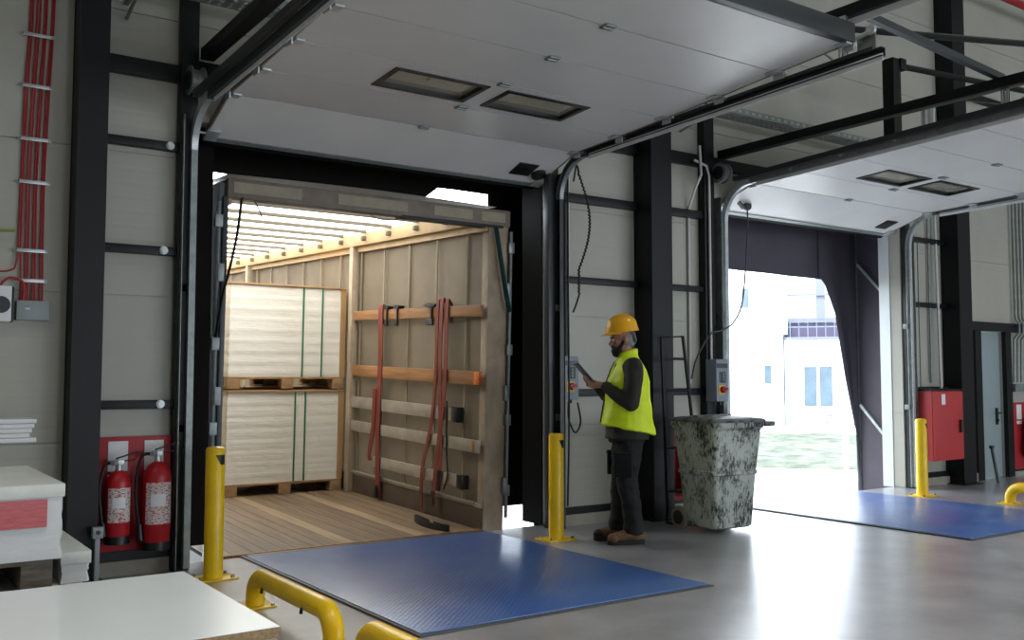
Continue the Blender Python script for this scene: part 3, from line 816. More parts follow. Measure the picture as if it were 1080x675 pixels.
strap(t, 'webbing', [(.047,.12,1.9),(.046,.12,2.06),(.024,.12,2.10),(-.003,.12,2.07),(-.004,.13,1.4),(-.002,.2,.9),(-.012,.34,.45),(0,.36,.05)], .05, M['redstrap'])
strap(t, 'webbing', [(.047,.03,1.9),(.046,.03,2.06),(.022,.03,2.11),(-.01,.03,2.075),(-.012,.03,1.3),(-.006,.0,.7),(-.008,.01,.3)], .06, M['redstrap'])
strap(t, 'webbing', [(.047,-.06,1.9),(.046,-.06,2.06),(.024,-.06,2.10),(-.004,-.06,2.06),(-.006,-.05,1.3),(-.01,.06,.6),(-.012,.12,.12)], .06, M['redstrap'])
m = MB(); m.cbox((-.01,.02,.38),(.025,.05,.2),.005); m.cbox((-.01,.12,.2),(.025,.05,.14),.005); m.tube(bez([(0,-.09,1.15),(0,-.1,.7),(0,-.13,.45),(0,-.06,.3)],14),.008,6)
m.build('ratchet', M['blk'], t, True)
for k, (y, w) in enumerate([(1.62, .14), (1.85, .12), (.92, .26)]):
    t = tthing('steel_hook', 'dark steel hook clamped over the top wooden lath, %s' % ['middle of the three', 'beside the single red strap', 'wide one beside the strap bundle'][k], 'hook', (1.15, y, 1.95), 'hooks on the top lath')
    m = MB(); m.prism([(-w/2, .14), (w*.1, .155), (w/2, .13), (w*.2, .112), (-w*.3, .114)], 'X', -.02, .05); m.box(-.02, -.004, -w*.2, -w*.08, -.07, .125)
    m.box(-.03, -.005, -w*.32, w*.12, -.07, -.01, .006); m.build('hook_body', M['blk'], t, True, smooth=0)
tag(strap(None, 'belt_strap', [tuple(TR @ Vector(p)) for p in [(1.26,-.06,2.78),(1.31,-.07,2.5),(1.37,-.075,2.2),(1.42,-.075,2.0)]], .07, M['teal']), 'dark teal belt hanging down beside the right rear post of the trailer', 'strap')
tag(strap(None, 'belt_strap', [tuple(TR @ Vector(p)) for p in [(-1.12,-.05,2.79),(-1.15,-.05,2.5),(-1.21,-.06,2.2),(-1.26,-.07,2.0),(-1.30,-.075,1.7)]], .05, M['webblack']), 'dark belt hanging down beside the left rear post of the trailer', 'strap')
m = MB(); P = [(.98+.03*math.cos(a)*1, .55+.33*math.sin(a), .004+.003*math.sin(a*3)) for a in [2*PI*i/28 for i in range(29)]]
m.tube([TR @ Vector((p[0]-.12*math.sin(p[1]*3), p[1]-.15, p[2]+.006)) for p in P[:-1]], 0, flat=(.1,.006), up=(0,0,1)); 
tag(m.build('floor_mat', M['webblack'], smooth=50), 'dark crumpled anti-slip strip lying on the trailer floor by the rear post', 'mat')

# ------------------------------------------------------------------ bollards and wheel guides
t = thing('bollard', 'yellow bollard standing left of the truck bay', 'bollard', (2.09, 6.55, 0), 0, 'yellow bollards')
R_ = .064
MB().lathe([(R_,.012),(R_,.868),(R_-.006,.882),(R_-.02,.888),(.001,.89)], (0,0,0)).build('post', M['yellow'], t, True)
MB().box(-.14, .14, -.11, .11, .0, .012, .003).build('base_plate', M['yellow'], t, True)
for x, y in ((-.11,-.08),(.11,-.08),(-.11,.08),(.11,.08)):
    MB().lathe([(.016,.012),(.016,.02),(.011,.021),(.011,.032),(.001,.033)], (x,y,0), n=6).build('anchor_bolt', M['galvd'], t, True)
m = MB()
pts = [(0.25, .80), (1.25, .80), (1.05, .745)]
import itertools
rows = [[], []]
for i in range(13):
    u = i/12; a = -PI/2-.25+1.15*u; zt = .835; zb = zt-.065*min(1, u/.45)-.002
    for q, z in ((0, zt), (1, zb)): rows[q].append(Vector((R_*1.02*math.cos(a), R_*1.02*math.sin(a), z)))
m.loft(rows, closed=False, caps=False); m.build('arrow_mark', M['blackmark'], t, True, smooth=60)
boll = t
dup(t, (4.965, 6.49, 0), 0, 'yellow bollard standing between the truck bay and the man')
dup(t, (10.25, 6.45, 0), 0, 'yellow bollard standing in front of the red wall cabinet')
def hoop_path(L, h, r):
    a = [(0,0,.012)]+[(0, 0, h-r)]+[tuple(p) for p in [Vector((0, -r+r*math.cos(q), h-r+r*math.sin(q))) for q in [PI/2*i/8 for i in range(1, 9)]]]
    b = [(p[0], -L-p[1], p[2]) for p in a][::-1]
    return a+b
t = thing('wheel_guide', 'yellow tube wheel guide on the floor left of the blue leveler, whole hoop in view', 'wheel guide', (2.05, 5.63, 0), 0, 'yellow wheel guides')
m = MB(); m.tube(hoop_path(1.12, .18, .125), .055, 20); m.build('hoop_tube', M['yellow'], t, True, smooth=50)
for y in (0, -1.12):
    MB().box(-.1, .1, y-.1, y+.1, 0, .012, .003).build('base_plate', M['yellow'], t, True)
    for sx, sy in ((-.08,-.08),(.08,-.08),(-.08,.08),(.08,.08)):
        MB().lathe([(.013,.012),(.013,.022),(.001,.024)], (sx, y+sy, 0), n=6).build('anchor_bolt', M['galvd'], t, True)
for y in (-.22, -.80):
    P = [Vector((.0555*math.cos(a), y+.03*math.cos(a*1.0), .125+.0555*math.sin(a))) for a in [PI*.25+PI*.75*i/10 for i in range(11)]]
    MB().tube(P, 0, flat=(.018,.003), up=(0,1,0)).build('tape_mark', M['blackmark'], t, True)
dup(t, (2.05, 4.16, 0), 0, 'yellow tube wheel guide at the bottom edge of the photo, only its bend showing')
dup(t, (10.43, 5.53, 0), 0, 'yellow tube wheel guide at the right edge of the photo by the blue plate')

# ------------------------------------------------------------------ fire points
def fire_board(x0, x1, z0, z1, label, signs):
    t = thing('fire_point_board', label, 'fire point board', ((x0+x1)/2, WY-.03, z0), 0, 'red fire point boards')
    MB().box(x0, x1, WY-.05, WY-.036, z0, z1, .002).build('red_panel', M['redboard'], t)
    for xs_ in signs:
        for za, zb in ((z1-.235, z1-.03), (z1-.30, z1-.255)):
            MB().box(xs_-.065, xs_+.065, WY-.056, WY-.0505, za, zb, .001).build('white_sign', M['white'], t)
    MB().box(x0-.0, x1+.0, WY-.052, WY-.036, z0-.03, z0-.002).build('lower_rail', M['steel'], t)
    return t
fire_board(1.42, 1.915, .17, .95, 'red fire board with two white signs by the left black column', (1.56, 1.80))
fire_board(6.82, 7.24, .14, .93, 'red fire board partly hidden behind the grimy bin', (7.0,))
fire_board(13.36, 14.2, .1, 1.02, 'red fire board at the right edge, past the personnel door', (13.5,))
def extinguisher(loc, label, r, h, hose_side, rotz=0):
    t = thing('fire_extinguisher', label, 'fire extinguisher', loc, rotz, 'fire extinguishers')
    MB().lathe([(r*.85,0),(r,.02),(r,h*.80),(r*.93,h*.87),(r*.62,h*.945),(r*.3,h*.98),(.001,h)], n=32).build('cylinder', M['red'], t, True, smooth=50)
    MB().lathe([(r*.9,-.012),(r*1.03,-.01),(r*1.03,.045),(r*.9,.045)], n=32).build('foot_ring', M['blk'], t, True)
    m = MB(); m.cyl((0,0,h*.97), (0,0,h+.05), .022); m.cbox((0,0,h+.045), (.06,.05,.04), .006); m.cyl((-.02,-.02,h+.045), (-.05,-.045,h+.045), .018); m.build('valve', M['galv'], t, True)
    m = MB(); m.bar((-.02,0,h+.07), (.12,-.03,h+.115), .022, .01); m.bar((-.02,0,h+.05), (.1,-.03,h+.06), .02, .008); m.build('lever', M['blk'], t, True)
    m = MB(); s = hose_side
    m.tube(bez([(-.03*1,0,h+.045), (s*r*1.2,0,h+.02), (s*r*1.55,0,h*.7), (s*r*1.35,-.01,h*.32), (s*r*1.2,-.02,h*.16)], 26), .011, 8); m.cyl((s*r*1.25,-.015,h*.28), (s*r*1.2,-.02,h*.1), .016, .026); m.build('hose', M['blk'], t, True)
    lb = MB()
    rings = []
    for z in (h*.28, h*.75): rings.append([Vector((r*1.008*math.cos(a), r*1.008*math.sin(a), z)) for a in [-PI*.86+PI*.72*i/12 for i in range(13)]])
    lb.loft(rings, closed=False, caps=False); lb.build('printed_label', M['paper'], t, True, smooth=60)
    lb = MB(); rings = []
    for z in (h*.48, h*.62): rings.append([Vector((r*1.014*math.cos(a), r*1.014*math.sin(a), z)) for a in [-PI*.72+PI*.36*i/10 for i in range(11)]])
    lb.loft(rings, closed=False, caps=False); lb.build('white_label', M['white'], t, True, smooth=60)
    m = MB(); m.box(-.03, .03, r, .5*0+max(r+.02, WY-.056-loc[1]) if False else r+.01, h*.7, h*.74); m.build('wall_hook', M['steel'], t, True)
    return t
extinguisher((1.545, 6.895, .25), 'red extinguisher with white square label, left one on the board by the left column', .078, .49, -1)
extinguisher((1.80, 6.895, .19), 'larger red extinguisher with long hose, right one on the board by the left column', .092, .60, -1)
extinguisher((6.97, 6.895, .2), 'red extinguisher half hidden behind the grimy bin', .085, .52, -1)
extinguisher((13.62, 6.895, .28), 'red extinguisher with black hose at the right edge past the personnel door', .088, .55, -1)
# red wall cabinet
t = thing('hose_cabinet', 'large red steel wall cabinet with white label right of the open bay', 'cabinet', (11.25, 6.85, .34))
MB().box(10.945, 11.62, 6.735, WY-.08, .34, 1.2, .008).build('cabinet_body', M['redbox'], t)
MB().box(10.955, 11.61, 6.72, 6.733, .35, 1.19, .004).build('door', M['redbox'], t)
MB().box(11.13, 11.21, 6.714, 6.719, 1.03, 1.16, .001).build('white_label', M['white'], t)
m = MB(); m.box(11.51, 11.55, 6.69, 6.719, .68, .84, .008); m.build('latch', M['blk'], t)
m = MB(); m.box(10.93, 11.64, 6.715, WY-.08, 1.202, 1.225, .003); m.build('top_flange', M['steel'], t)

# ------------------------------------------------------------------ control boxes, conduits, cables
def control_box(x0, x1, z0, z1, y0, y1, label):
    t = thing('control_box', label, 'control box', ((x0+x1)/2, y1, z0), 0, 'dock control boxes')
    w_ = x1-x0; xc = (x0+x1)/2; h = z1-z0
    MB().box(x0, x1, y0, y1, z0, z1, .008).build('housing', M['bluegrey'], t)
    MB().box(x0+.006, x1-.006, y0-.003, y0, z1-.09, z1-.045).build('dark_band', M['greyd'], t, smooth=0)
    MB().box(xc-.045, xc+.045, y0-.006, y0, z0+.19, z0+.30, .003).build('button_panel', M['greyd'], t)
    for zz in (.215, .245, .275): MB().lathe([(.012,-.012),(.012,0)], (xc, y0-.006, z0+zz), 'Y', 12).build('button', M['grey'], t)
    MB().box(xc-.055, xc+.03, y0-.005, y0, z0+.07, z0+.165, .002).build('yellow_plate', M['yellow'], t)
    m = MB(); m.lathe([(.001,-.035),(.03,-.035),(.034,-.028),(.034,-.005)], (xc-.005, y0, z0+.12), 'Y', 20); m.bar((xc-.03, y0-.04, z0+.1), (xc+.035, y0-.04, z0+.13), .02, .02); m.build('red_switch', M['red'], t)
    m = MB()
    for q in (-.04, .04): m.cyl((xc+q, (y0+y1)/2, z0), (xc+q, (y0+y1)/2, z0-.035), .014)
    m.build('cable_gland', M['blk'], t)
    return t
control_box(5.388, 5.56, 1.16, 1.56, 6.92, WY-.002, 'blue-grey control box with red switch beside the truck bay, near the man')
control_box(7.25, 7.42, 1.12, 1.55, 6.80, 6.948, 'blue-grey control box with red switch beside the open bay, above the bin')
def wire(name, pts, r, mm, label, cat, n_=30, group=None, smoothpts=True):
    return tag(MB().tube(bez(pts, n_) if smoothpts else pts, r, 8).build(name, mm, smooth=60), label, cat, group)
wire('conduit', [(5.53,7.03,1.56),(5.53,7.03,3.28)], .013, M['conduit'], 'pale vertical conduit rising from the control box near the man', 'conduit', smoothpts=False)
wire('conduit', [(5.495,7.03,1.56),(5.495,7.03,3.28)], .008, M['greyd'], 'thin grey vertical conduit beside the pale one above the control box near the man', 'conduit', smoothpts=False)
wire('conduit', [(7.11,7.03,1.3),(7.11,7.03,3.1),(7.11,6.93,3.3),(7.17,6.9,3.45),(7.15,6.9,3.75)], .014, M['conduit'], 'pale conduit with kinked top on the wall right of the middle column', 'conduit', smoothpts=False)
wire('conduit', [(7.315,6.93,1.55),(7.315,6.93,3.45),(7.28,6.93,3.56),(7.1,6.93,3.6)], .014, M['conduit'], 'pale conduit running up the black door post from the control box above the bin', 'conduit', smoothpts=False)
wire('door_cable', [(5.40,6.87,3.25),(5.40,6.87,2.4),(5.405,6.87,1.6),(5.405,6.87,.9),(5.41,6.9,.2)], .009, M['blk'], 'straight black cable hanging down beside the truck bay control box', 'cable')
P = []
for i in range(200):
    u = i/199; a = u*34*2*PI; c = Vector((5.43+.13*math.sin(min(1,u*1.25)*PI), 6.75, 3.22-1.1*u)); P.append(c+Vector((.006*math.cos(a), .006*math.sin(a), 0)))
P = bez([(5.405,6.79,3.15),(5.43,6.78,3.3),(5.45,6.77,3.24)], 12)+P[2:]+[Vector((5.42,6.78,2.02)), Vector((5.4,6.8,1.95))]
wire('spiral_cable', P, .009, M['blk'], 'coiled black cable hanging from the corner of the raised door beside the truck bay', 'cable', smoothpts=False)
wire('cable_loop', [(5.47,6.96,1.14),(5.45,6.93,.98),(5.5,6.9,.86),(5.58,6.92,.95),(5.57,6.95,1.13)], .009, M['blk'], 'loop of black cable hanging under the control box near the man', 'cable')
wire('pull_rope', [(7.86,6.9,3.2),(7.80,6.85,2.9),(7.66,6.8,2.2),(7.56,6.83,1.95),(7.4,6.85,1.85),(7.25,6.88,1.8),(7.12,6.95,1.55),(7.1,7.0,1.35)], .009, M['greyd'], 'grey pull rope hanging from the raised door across the open bay corner', 'rope', 50)
t = thing('rope_roller', 'black roller with bracket at the lower corner of the raised door over the open bay', 'roller', (7.86, 6.95, 3.24))
MB().lathe([(.001,-.02),(.05,-.02),(.055,0),(.05,.02),(.001,.02)], (7.95,6.98,3.22), 'Y', 20).build('roller_wheel', M['blk'], t)
m = MB(); m.bar((7.75,6.98,3.3),(7.87,6.96,3.18),.05,.02); m.bar((7.87,6.96,3.18),(7.95,6.96,3.22),.03,.02); m.build('roller_bracket', M['blk'], t)
# red cables on the far-left wall
for k in range(8):
    xx = .912+.044*(k//2)+.015*(k%2); w1 = .003*math.sin(k*2.3)
    pts = [(xx+.03, 7.035, 5.2), (xx+.028+w1, 7.035, 3.9), (xx+.01, 7.03, 3.3), (xx-.004+w1, 7.03, 2.7), (xx-.002, 7.03, 2.2), (xx+.002*math.sin(k), 7.025, 1.95), (xx, 7.015, 1.867)]
    if k == 0: pts = [(xx+.03, 7.035, 5.2), (xx+.028, 7.035, 3.9), (xx+.01, 7.03, 3.3), (xx, 7.03, 2.4), (.90, 7.02, 2.12), (.86, 7.02, 2.06), (.74, 7.02, 2.05)]
    wire('red_cable', pts, .006, M['redcable'], 'one of the thin red cables bundled down the far left wall' if k else 'red cable at the bundle edge that bends away to the left of the photo', 'cable', 40, 'red wall cables')
wire('red_cable', [(.945,7.0,1.865),(.94,6.99,1.98),(.87,6.98,2.01),(.82,6.98,1.98),(.8,6.99,1.94)], .0085, M['redcable'], 'red cable arching between the grey box and the white device', 'cable', 24, 'red wall cables')
for k, z in enumerate((3.66, 3.31, 2.95, 2.66, 2.2, 2.0)):
    m = MB(); m.box(.885, 1.085, 7.012, 7.022, z-.012, z+.012, .002); m.box(.89, .90, 7.012, 7.049, z-.008, z+.008); m.box(1.07, 1.08, 7.012, 7.049, z-.008, z+.008)
    tag(m.build('cable_clip', M['galv']), 'metal clip strip across the red cables, %s from the top' % ['first','second','third','fourth','fifth','sixth'][k], 'clip', 'cable clips')
t = thing('junction_box', 'flat grey junction box at the foot of the red cables', 'box', (1.0, 7.04, 1.735))
MB().box(.905, 1.10, 6.985, WY-.002, 1.735, 1.865, .006).build('box_body', M['grey'], t)
MB().box(.955, .985, 6.981, 6.985, 1.805, 1.817, .001).build('small_sticker', M['white'], t)
t = thing('wall_siren', 'white wall device with a black ring, cut by the left edge of the photo', 'device', (.79, 7.04, 1.72))
MB().box(.70, .875, 6.965, WY-.002, 1.72, 1.955, .012).build('device_body', M['white'], t); MB().box(.876, .888, 6.968, WY-.002, 1.72, 1.95, .004).build('side_seal', M['blk'], t)
MB().lathe([(.035,-.012),(.055,-.012),(.055,0),(.035,0)], (.81, 6.965, 1.83), 'Y', 24).build('ring', M['blk'], t)
wire('earth_wire', [(.7,7.0,2.31),(.8,7.0,2.32),(.88,7.0,2.325)], .009, M['greencable'], 'short yellow-green wire on the wall at the left edge of the photo', 'wire', 10)
# right wall conduits with manifold
for k in range(6):
    xx = 13.43+.10*k
    wire('wall_pipe', [(xx+.06,7.0,5.1),(xx+.05,7.0,2.2),(xx+.02,6.93,2.12),(xx+.02,6.93,2.0),(xx+.0,7.0,1.9),(xx-.03,7.0,1.3)], .016, M['galvd'], 'grey wall pipe in the row right of the personnel door, %s from the left' % ['first','second','third','fourth','fifth','sixth'][k], 'pipe', group='grey wall pipes', smoothpts=False)
m = MB(); m.box(13.36, 14.0, 6.96, WY-.002, 1.17, 1.28, .004); tag(m.build('pipe_manifold', M['galvd']), 'grey metal strip the wall pipes end in, at the right edge', 'bracket')
wire('wall_pipe', [(11.5,6.94,1.23),(11.55,7.0,3.4),(11.58,6.99,5)], .018, M['conduit'], 'pale vertical pipe running down to the red cabinet', 'pipe', smoothpts=False)
wire('wall_pipe', [(11.42,7.02,1.3),(11.42,7.02,3.4),(11.42,7.02,5)], .014, M['galvd'], 'thin grey pipe left of the pale pipe above the red cabinet', 'pipe', smoothpts=False)
wire('hanging_wire', [(10.985,6.9,3.1),(10.985,6.9,2.2),(10.985,6.9,1.6),(10.985,6.9,1.23)], .006, M['greyd'], 'thin dark wire hanging beside the right track of the open bay', 'wire', smoothpts=False)

# small grey post by the left column and a prop by the personnel door
t = thing('sensor_post', 'thin grey floor post with square head at the foot of the left column', 'post', (1.385, 6.74, 0))
MB().box(1.372, 1.402, 6.725, 6.755, 0, .31, .003).build('shaft', M['grey'], t); MB().box(1.355, 1.42, 6.715, 6.765, .311, .385, .004).build('head', M['grey'], t)
MB().cyl((1.387, 6.714, .35), (1.387, 6.71, .35), .014).build('dark_mark', M['blk'], t)
tag(MB().tube([(12.36, 6.7, .0), (12.33, 6.76, .45)], .02, 10).cbox((12.33, 6.76, .46), (.05,.05,.04), .006).build('metal_prop', M['greyd']), 'short dark metal prop leaning by the personnel door', 'prop')

# ------------------------------------------------------------------ foreground left: boards and wrapped loads
BT = .55
def board(z0, z1, dx, dy, label):
    t = thing('laminated_board', label, 'board', (-.2+dx, 3.55+dy, z0), 0, 'stacked laminated boards')
    x0, x1, y0, y1 = -1.4+dx, 1.185+dx, 3.02+dy, 4.1+dy
    MB().box(x0, x1, y0, y1, z0+.002, z1-.0015).build('chipboard_core', M['chip'], t, smooth=0)
    MB().box(x0, x1, y0, y1, z1-.0014, z1).build('white_face', M['laminate'], t, smooth=0)
    return t
board(BT-.038, BT, 0, 0, 'white-faced board with chipboard edge, topmost of the stack at bottom left')
for k in range(1, 9): board(BT-.038*(k+1)-.001*k, BT-.038*k-.001*k, -.012-.006*(k % 3), .008*((k*7) % 3), 'white-faced board lying under the topmost one in the bottom left stack')
p = thing('wooden_pallet', 'grey wooden pallet under the white board stack at bottom left', 'pallet', (-.2, 3.55, 0))
for i in range(4):
    y = 3.08+i*.3; MB().box(-1.4, 1.1, y, y+.1, 0, .075, .003).build('block', M['palletgrey'], p)
for i in range(6):
    x = -1.4+i*.48; MB().box(x, x+.1, 3.06, 4.08, .076, .198, .003).build('deck_board', M['palletgrey'], p)
def wrapped(name, x0, x1, y0, y1, z0, z1, label, lab=False, seed=1, grp='wrapped white loads at left'):
    t = thing(name, label, 'wrapped load', ((x0+x1)/2, (y0+y1)/2, z0), 0, grp)
    m = MB(); rnd = random.Random(seed); rows = []; N_ = 12
    for j in range(N_+1):
        z = z0+(z1-z0)*j/N_; e = rnd.uniform(-.004, .004)
        rows.append([Vector((x0-e, y0-e, z)), Vector(((x0+x1)/2, y0+e*.5, z)), Vector((x1+e-.01, y0-e, z)), Vector((x1+e, y0-e+.01, z)), Vector((x1+e, (y0+y1)/2, z)), Vector((x1+e, y1, z)), Vector((x0, y1, z))])
    m.loft(rows); m.build('paper_stack', M['wrap'], t, smooth=25)
    m = MB(); m.box(x0-.006, x1+.008, y0-.008, y1+.006, z1-.05, z1+.006, .006); m.build('top_film', M['film'], t)
    if lab: MB().box(x1-.42, x1-.06, y0-.011, y0-.007, z1-.17, z1-.055, .001).build('red_label', M['labelred'], t, smooth=0)
    return t
wrapped('wrapped_load', -.5, .77, 4.42, 5.42, .60, .905, 'film-wrapped white load with faded red label, on top at the left edge', True, 2)
p = thing('wooden_pallet', 'film-covered pallet between the two wrapped white loads at the left edge', 'pallet', (.1, 4.9, .472)); 
for i in range(5):
    y = 4.43+i*.22; MB().box(-.5, .74, y, y+.1, .580, .598).build('deck_board', M['palletgrey'], p)
for x in (-.5, .08, .62): MB().box(x, x+.12, 4.43, 5.4, .473, .579, .003).build('bottom_board', M['palletgrey'], p)
wrapped('wrapped_load', -.5, .87, 4.5, 5.6, .13, .464, 'lower film-wrapped white load behind the board stack, corner showing', False, 3)
wrapped('wrapped_load', .79, .90, 4.52, 5.4, .473, .60, 'small white packet beside the pallet under the labelled load', False, 6)
p = thing('wooden_pallet', 'grey pallet on the floor under the lower wrapped load at left', 'pallet', (.2, 5, 0))
for i in range(5): 
    y = 4.5+i*.245; MB().box(-.5, .87, y, y+.1, .1, .129).build('deck_board', M['palletgrey'], p)
for x in (-.5, .15, .75): MB().box(x, x+.12, 4.5, 5.58, .0, .099, .003).build('bottom_board', M['palletgrey'], p)
# white profiles on a rack that stands mostly outside the frame
t = thing('storage_rack', 'dark steel storage rack carrying white strips, left of the photo', 'rack', (.2, 6.5, 0))
for x in (-.3, .55):
    for y in (6.35, 6.65): MB().box(x-.02, x+.02, y-.02, y+.02, 0, .97).build('leg', M['steel'], t, smooth=0)
    MB().box(x-.02, x+.02, 6.37, 6.63, .93, .97).build('crossbar', M['steel'], t, smooth=0)
for k, z in enumerate((.971, .999, 1.027, 1.055, 1.083)):
    e = .955-.012*((k*3) % 4)
    m = MB(); m.box(-.6, e, 6.38, 6.62, z, z+.026, .003); tag(m.build('white_strip', M['white']), 'white flat strip lying in the small pile at the left edge, %s from the top' % ['fifth','fourth','third','second','first'][k], 'strip', 'pile of white strips')

# ------------------------------------------------------------------ wheeled bin
BA = math.radians(-3)
t = thing('wheeled_bin', 'large grimy white wheeled refuse bin standing in front of the open bay', 'bin', (6.48, 6.08, 0), BA)
def rr_ring(hx, hy, z, r=.05, n_=5, oy=0):
    out = []
    for sx, sy, a0 in ((1,1,0),(-1,1,PI/2),(-1,-1,PI),(1,-1,3*PI/2)):
        for i in range(n_+1):
            a = a0+PI/2*i/n_; out.append(Vector((sx*(hx-r)+r*math.cos(a), oy+sy*(hy-r)+r*math.sin(a), z)))
    return out
prof = [(.215,.185,.035),(.235,.205,.05),(.262,.235,.5),(.275,.245,.51),(.275,.245,.535),(.266,.24,.545),(.295,.275,.90),(.30,.285,.905),(.312,.298,.93),(.312,.298,.965)]
MB().loft([rr_ring(a, b, z) for a, b, z in prof]).build('bin_body', M['bin'], t, True, smooth=35)
MB().loft([rr_ring(.325,.31,.966,.06), rr_ring(.33,.315,.985,.06), rr_ring(.31,.29,1.0,.06), rr_ring(.2,.18,1.015,.06)]).build('lid', M['binlid'], t, True, smooth=35)
m = MB(); m.box(.30,.43,-.30,-.14,.925,.972,.012); m.build('lid_handle', M['binlid'], t, True)
m = MB(); m.box(-.28,.28,.285,.33,.93,.97,.01); m.build('hinge_bar', M['binlid'], t, True)
m = MB()
for x in (.2, .26): m.sph((x, .1, 1.012), .017)
m.box(-.25,.12,-.02,.04,1.006,1.026,.006); m.build('lid_ribs', M['binlid'], t, True)
for s in (-1, 1):
    w_ = MB(); w_.lathe([(.05,-.022),(.095,-.024),(.102,-.012),(.102,.012),(.095,.024),(.05,.022)], (s*.245,.235,.102), 'X', 28).build('wheel', M['tyre'], t, True)
    MB().lathe([(.013,-.027),(.062,-.027),(.066,-.02),(.066,.02),(.062,.027),(.013,.027)], (s*.245,.235,.102), 'X', 24).build('hub', M['blk'], t, True)
MB().cyl((-.25,.235,.102),(.25,.235,.102),.012).build('axle', M['steel'], t, True)
# hand truck between the middle column and the bin
t = thing('tubular_stand', 'tall black tubular stand with rungs between the middle column and the bin', 'stand', (6.5, 6.6, 0))
y0 = 6.6
m = MB(); m.tube([(6.36,y0,.01),(6.33,y0,1.0),(6.30,y0,1.74),(6.58,y0,1.755),(6.66,y0,1.2),(6.70,y0,.9),(6.70,y0,.01)], .016, 8); m.build('tube_frame', M['blacksteel'], t)
for z, a, b in ((1.54,6.31,6.61),(1.24,6.325,6.65),(.7,6.34,6.7),(.3,6.35,6.7)): MB().cyl((a,y0,z),(b,y0,z),.013).build('rung', M['blacksteel'], t)
MB().box(6.33,6.73,6.42,6.6,.001,.016,.004).build('foot_plate', M['blacksteel'], t)

# ------------------------------------------------------------------ the man (built facing +x, left side +y)
FA = math.radians(152)
P0 = Vector((5.37, 6.05, 0))
man = thing('person', 'bearded man in yellow hard hat, fluorescent vest and dark work clothes holding a tablet', 'person', P0, FA)
RA = Matrix.Translation(P0) @ Matrix.Rotation(FA, 4, 'Z')
HX, HZ = .035, 1.685        # head centre
tilt = Matrix.Rotation(math.radians(7), 4, 'Y')
Hm = Matrix.Translation((HX, 0, HZ)) @ tilt
def hp(x, y, z): return Hm @ Vector((x, y, z))
b = MB()
# head: cranium, face, jaw, nose, brow, ears, lips
b.sph(hp(-.012,0,.03), (.098,.078,.10), 22, 16, tilt.to_3x3().to_4x4())
b.sph(hp(.03,0,-.035), (.062,.062,.085), 20, 14, tilt.to_3x3().to_4x4())
b.sph(hp(.046,0,-.085), (.042,.045,.035), 16, 10)
b.sph(hp(.07,0,.018), (.022,.055,.016), 14, 8)
b.caps([hp(.082,0,.012), hp(.097,0,-.018), hp(.107,0,-.032)], [.010,.012,.015], 10)
for s in (-1, 1):
    b.sph(hp(.094,s*.012,-.036), .010, 10, 8); b.sph(hp(.058,s*.038,-.022), (.026,.022,.02), 12, 8)
    b.sph(hp(-.012,s*.078,-.012), (.02,.012,.033), 12, 8)
b.sph(hp(.088,0,-.062), (.013,.024,.007), 12, 8); b.sph(hp(.085,0,-.074), (.013,.022,.008), 12, 8)
b.caps([hp(-.02,0,-.05), (.0,0,1.54), (-.012,0,1.46)], [.056,.058,.07], 16)
# trunk
b.caps([(-.005,0,1.42),(-.0,0,1.25),(.0,0,1.08),(.0,0,.95)], [.115,.13,.12,.125], 16)
for s in (-1, 1):
    b.caps([(-.01,s*.09,1.43),(-.015,s*.175,1.43)], [.085,.06], 12)
    b.caps([(.0,s*.085,.94),(.02,s*.095,.52),(-.02 if s > 0 else .05,s*.10,.11)], [.095,.058,.042], 14)
    fx = -.02 if s > 0 else .05
    b.caps([(fx-.02,s*.10,.06),(fx+.14,s*.115,.045)], [.04,.032], 10)
# arms: shoulder, elbow, wrist
SH = {1: Vector((-.015,.195,1.445)), -1: Vector((-.01,-.195,1.445))}
EL = {1: Vector((.035,.245,1.165)), -1: Vector((.05,-.235,1.17))}
WR = {1: Vector((.215,.13,1.295)), -1: Vector((.225,-.11,1.29))}
for s in (-1, 1): b.caps([SH[s], EL[s], WR[s]], [.055,.042,.028], 12)
# tablet plane: bottom edge near the hands, leaning away to the top
TC = Vector((.345,.0,1.385)); TU = Vector((.66,0,.75)).normalized(); TNRM = Vector((-.75,0,.66)).normalized(); TW = Vector((0,1,0))
def tp(u, v, n_): return TC+TW*u+TU*v+TNRM*n_    # u across, v up the tablet, n towards the face
for s in (-1, 1):
    # palm runs from the wrist to the tablet's lower corner, lying under its back
    pk = tp(s*.075,-.085,-.022)
    dirp = (pk-WR[s]).normalized()
    b.caps([WR[s], WR[s]+(pk-WR[s])*.55, pk], [.028,.03,.026], 12)
    side = TW*s
    b.caps([pk+TW*s*.018+TU*-.01, pk-TW*s*.02+TU*.012], [.021,.02], 10)
    # four fingers behind the tablet, curled so the tips press its back
    base = [tp(s*(.10-.022*i), -.072+.004*i, -.020) for i in range(4)]
    ln = [.062,.072,.068,.054]
    for i in range(4):
        B = base[i]; d0 = (TU*.9 - TW*s*.42).normalized(); L = ln[3-i]
        p1 = B+d0*L*.45-TNRM*.006; p2 = p1+d0*L*.33+TNRM*.002; p3 = p2+d0*L*.25+TNRM*.006
        b.caps([B, p1, p2, p3], [.0098,.0092,.0085,.0075], 10)
    # thumb leaves the side of the palm and closes over the front edge
    q0 = pk+TNRM*.004-TU*.012; q1 = tp(s*.085,-.113,.004); q2 = tp(s*.072,-.098,.016); q3 = tp(s*.058,-.078,.0135)
    b.caps([q0, q1, q2, q3], [.013,.0115,.0105,.009], 10)
bo = b.build('body', M['skin'], man, True)
solidify_union(bo, .0052, 5, .5)
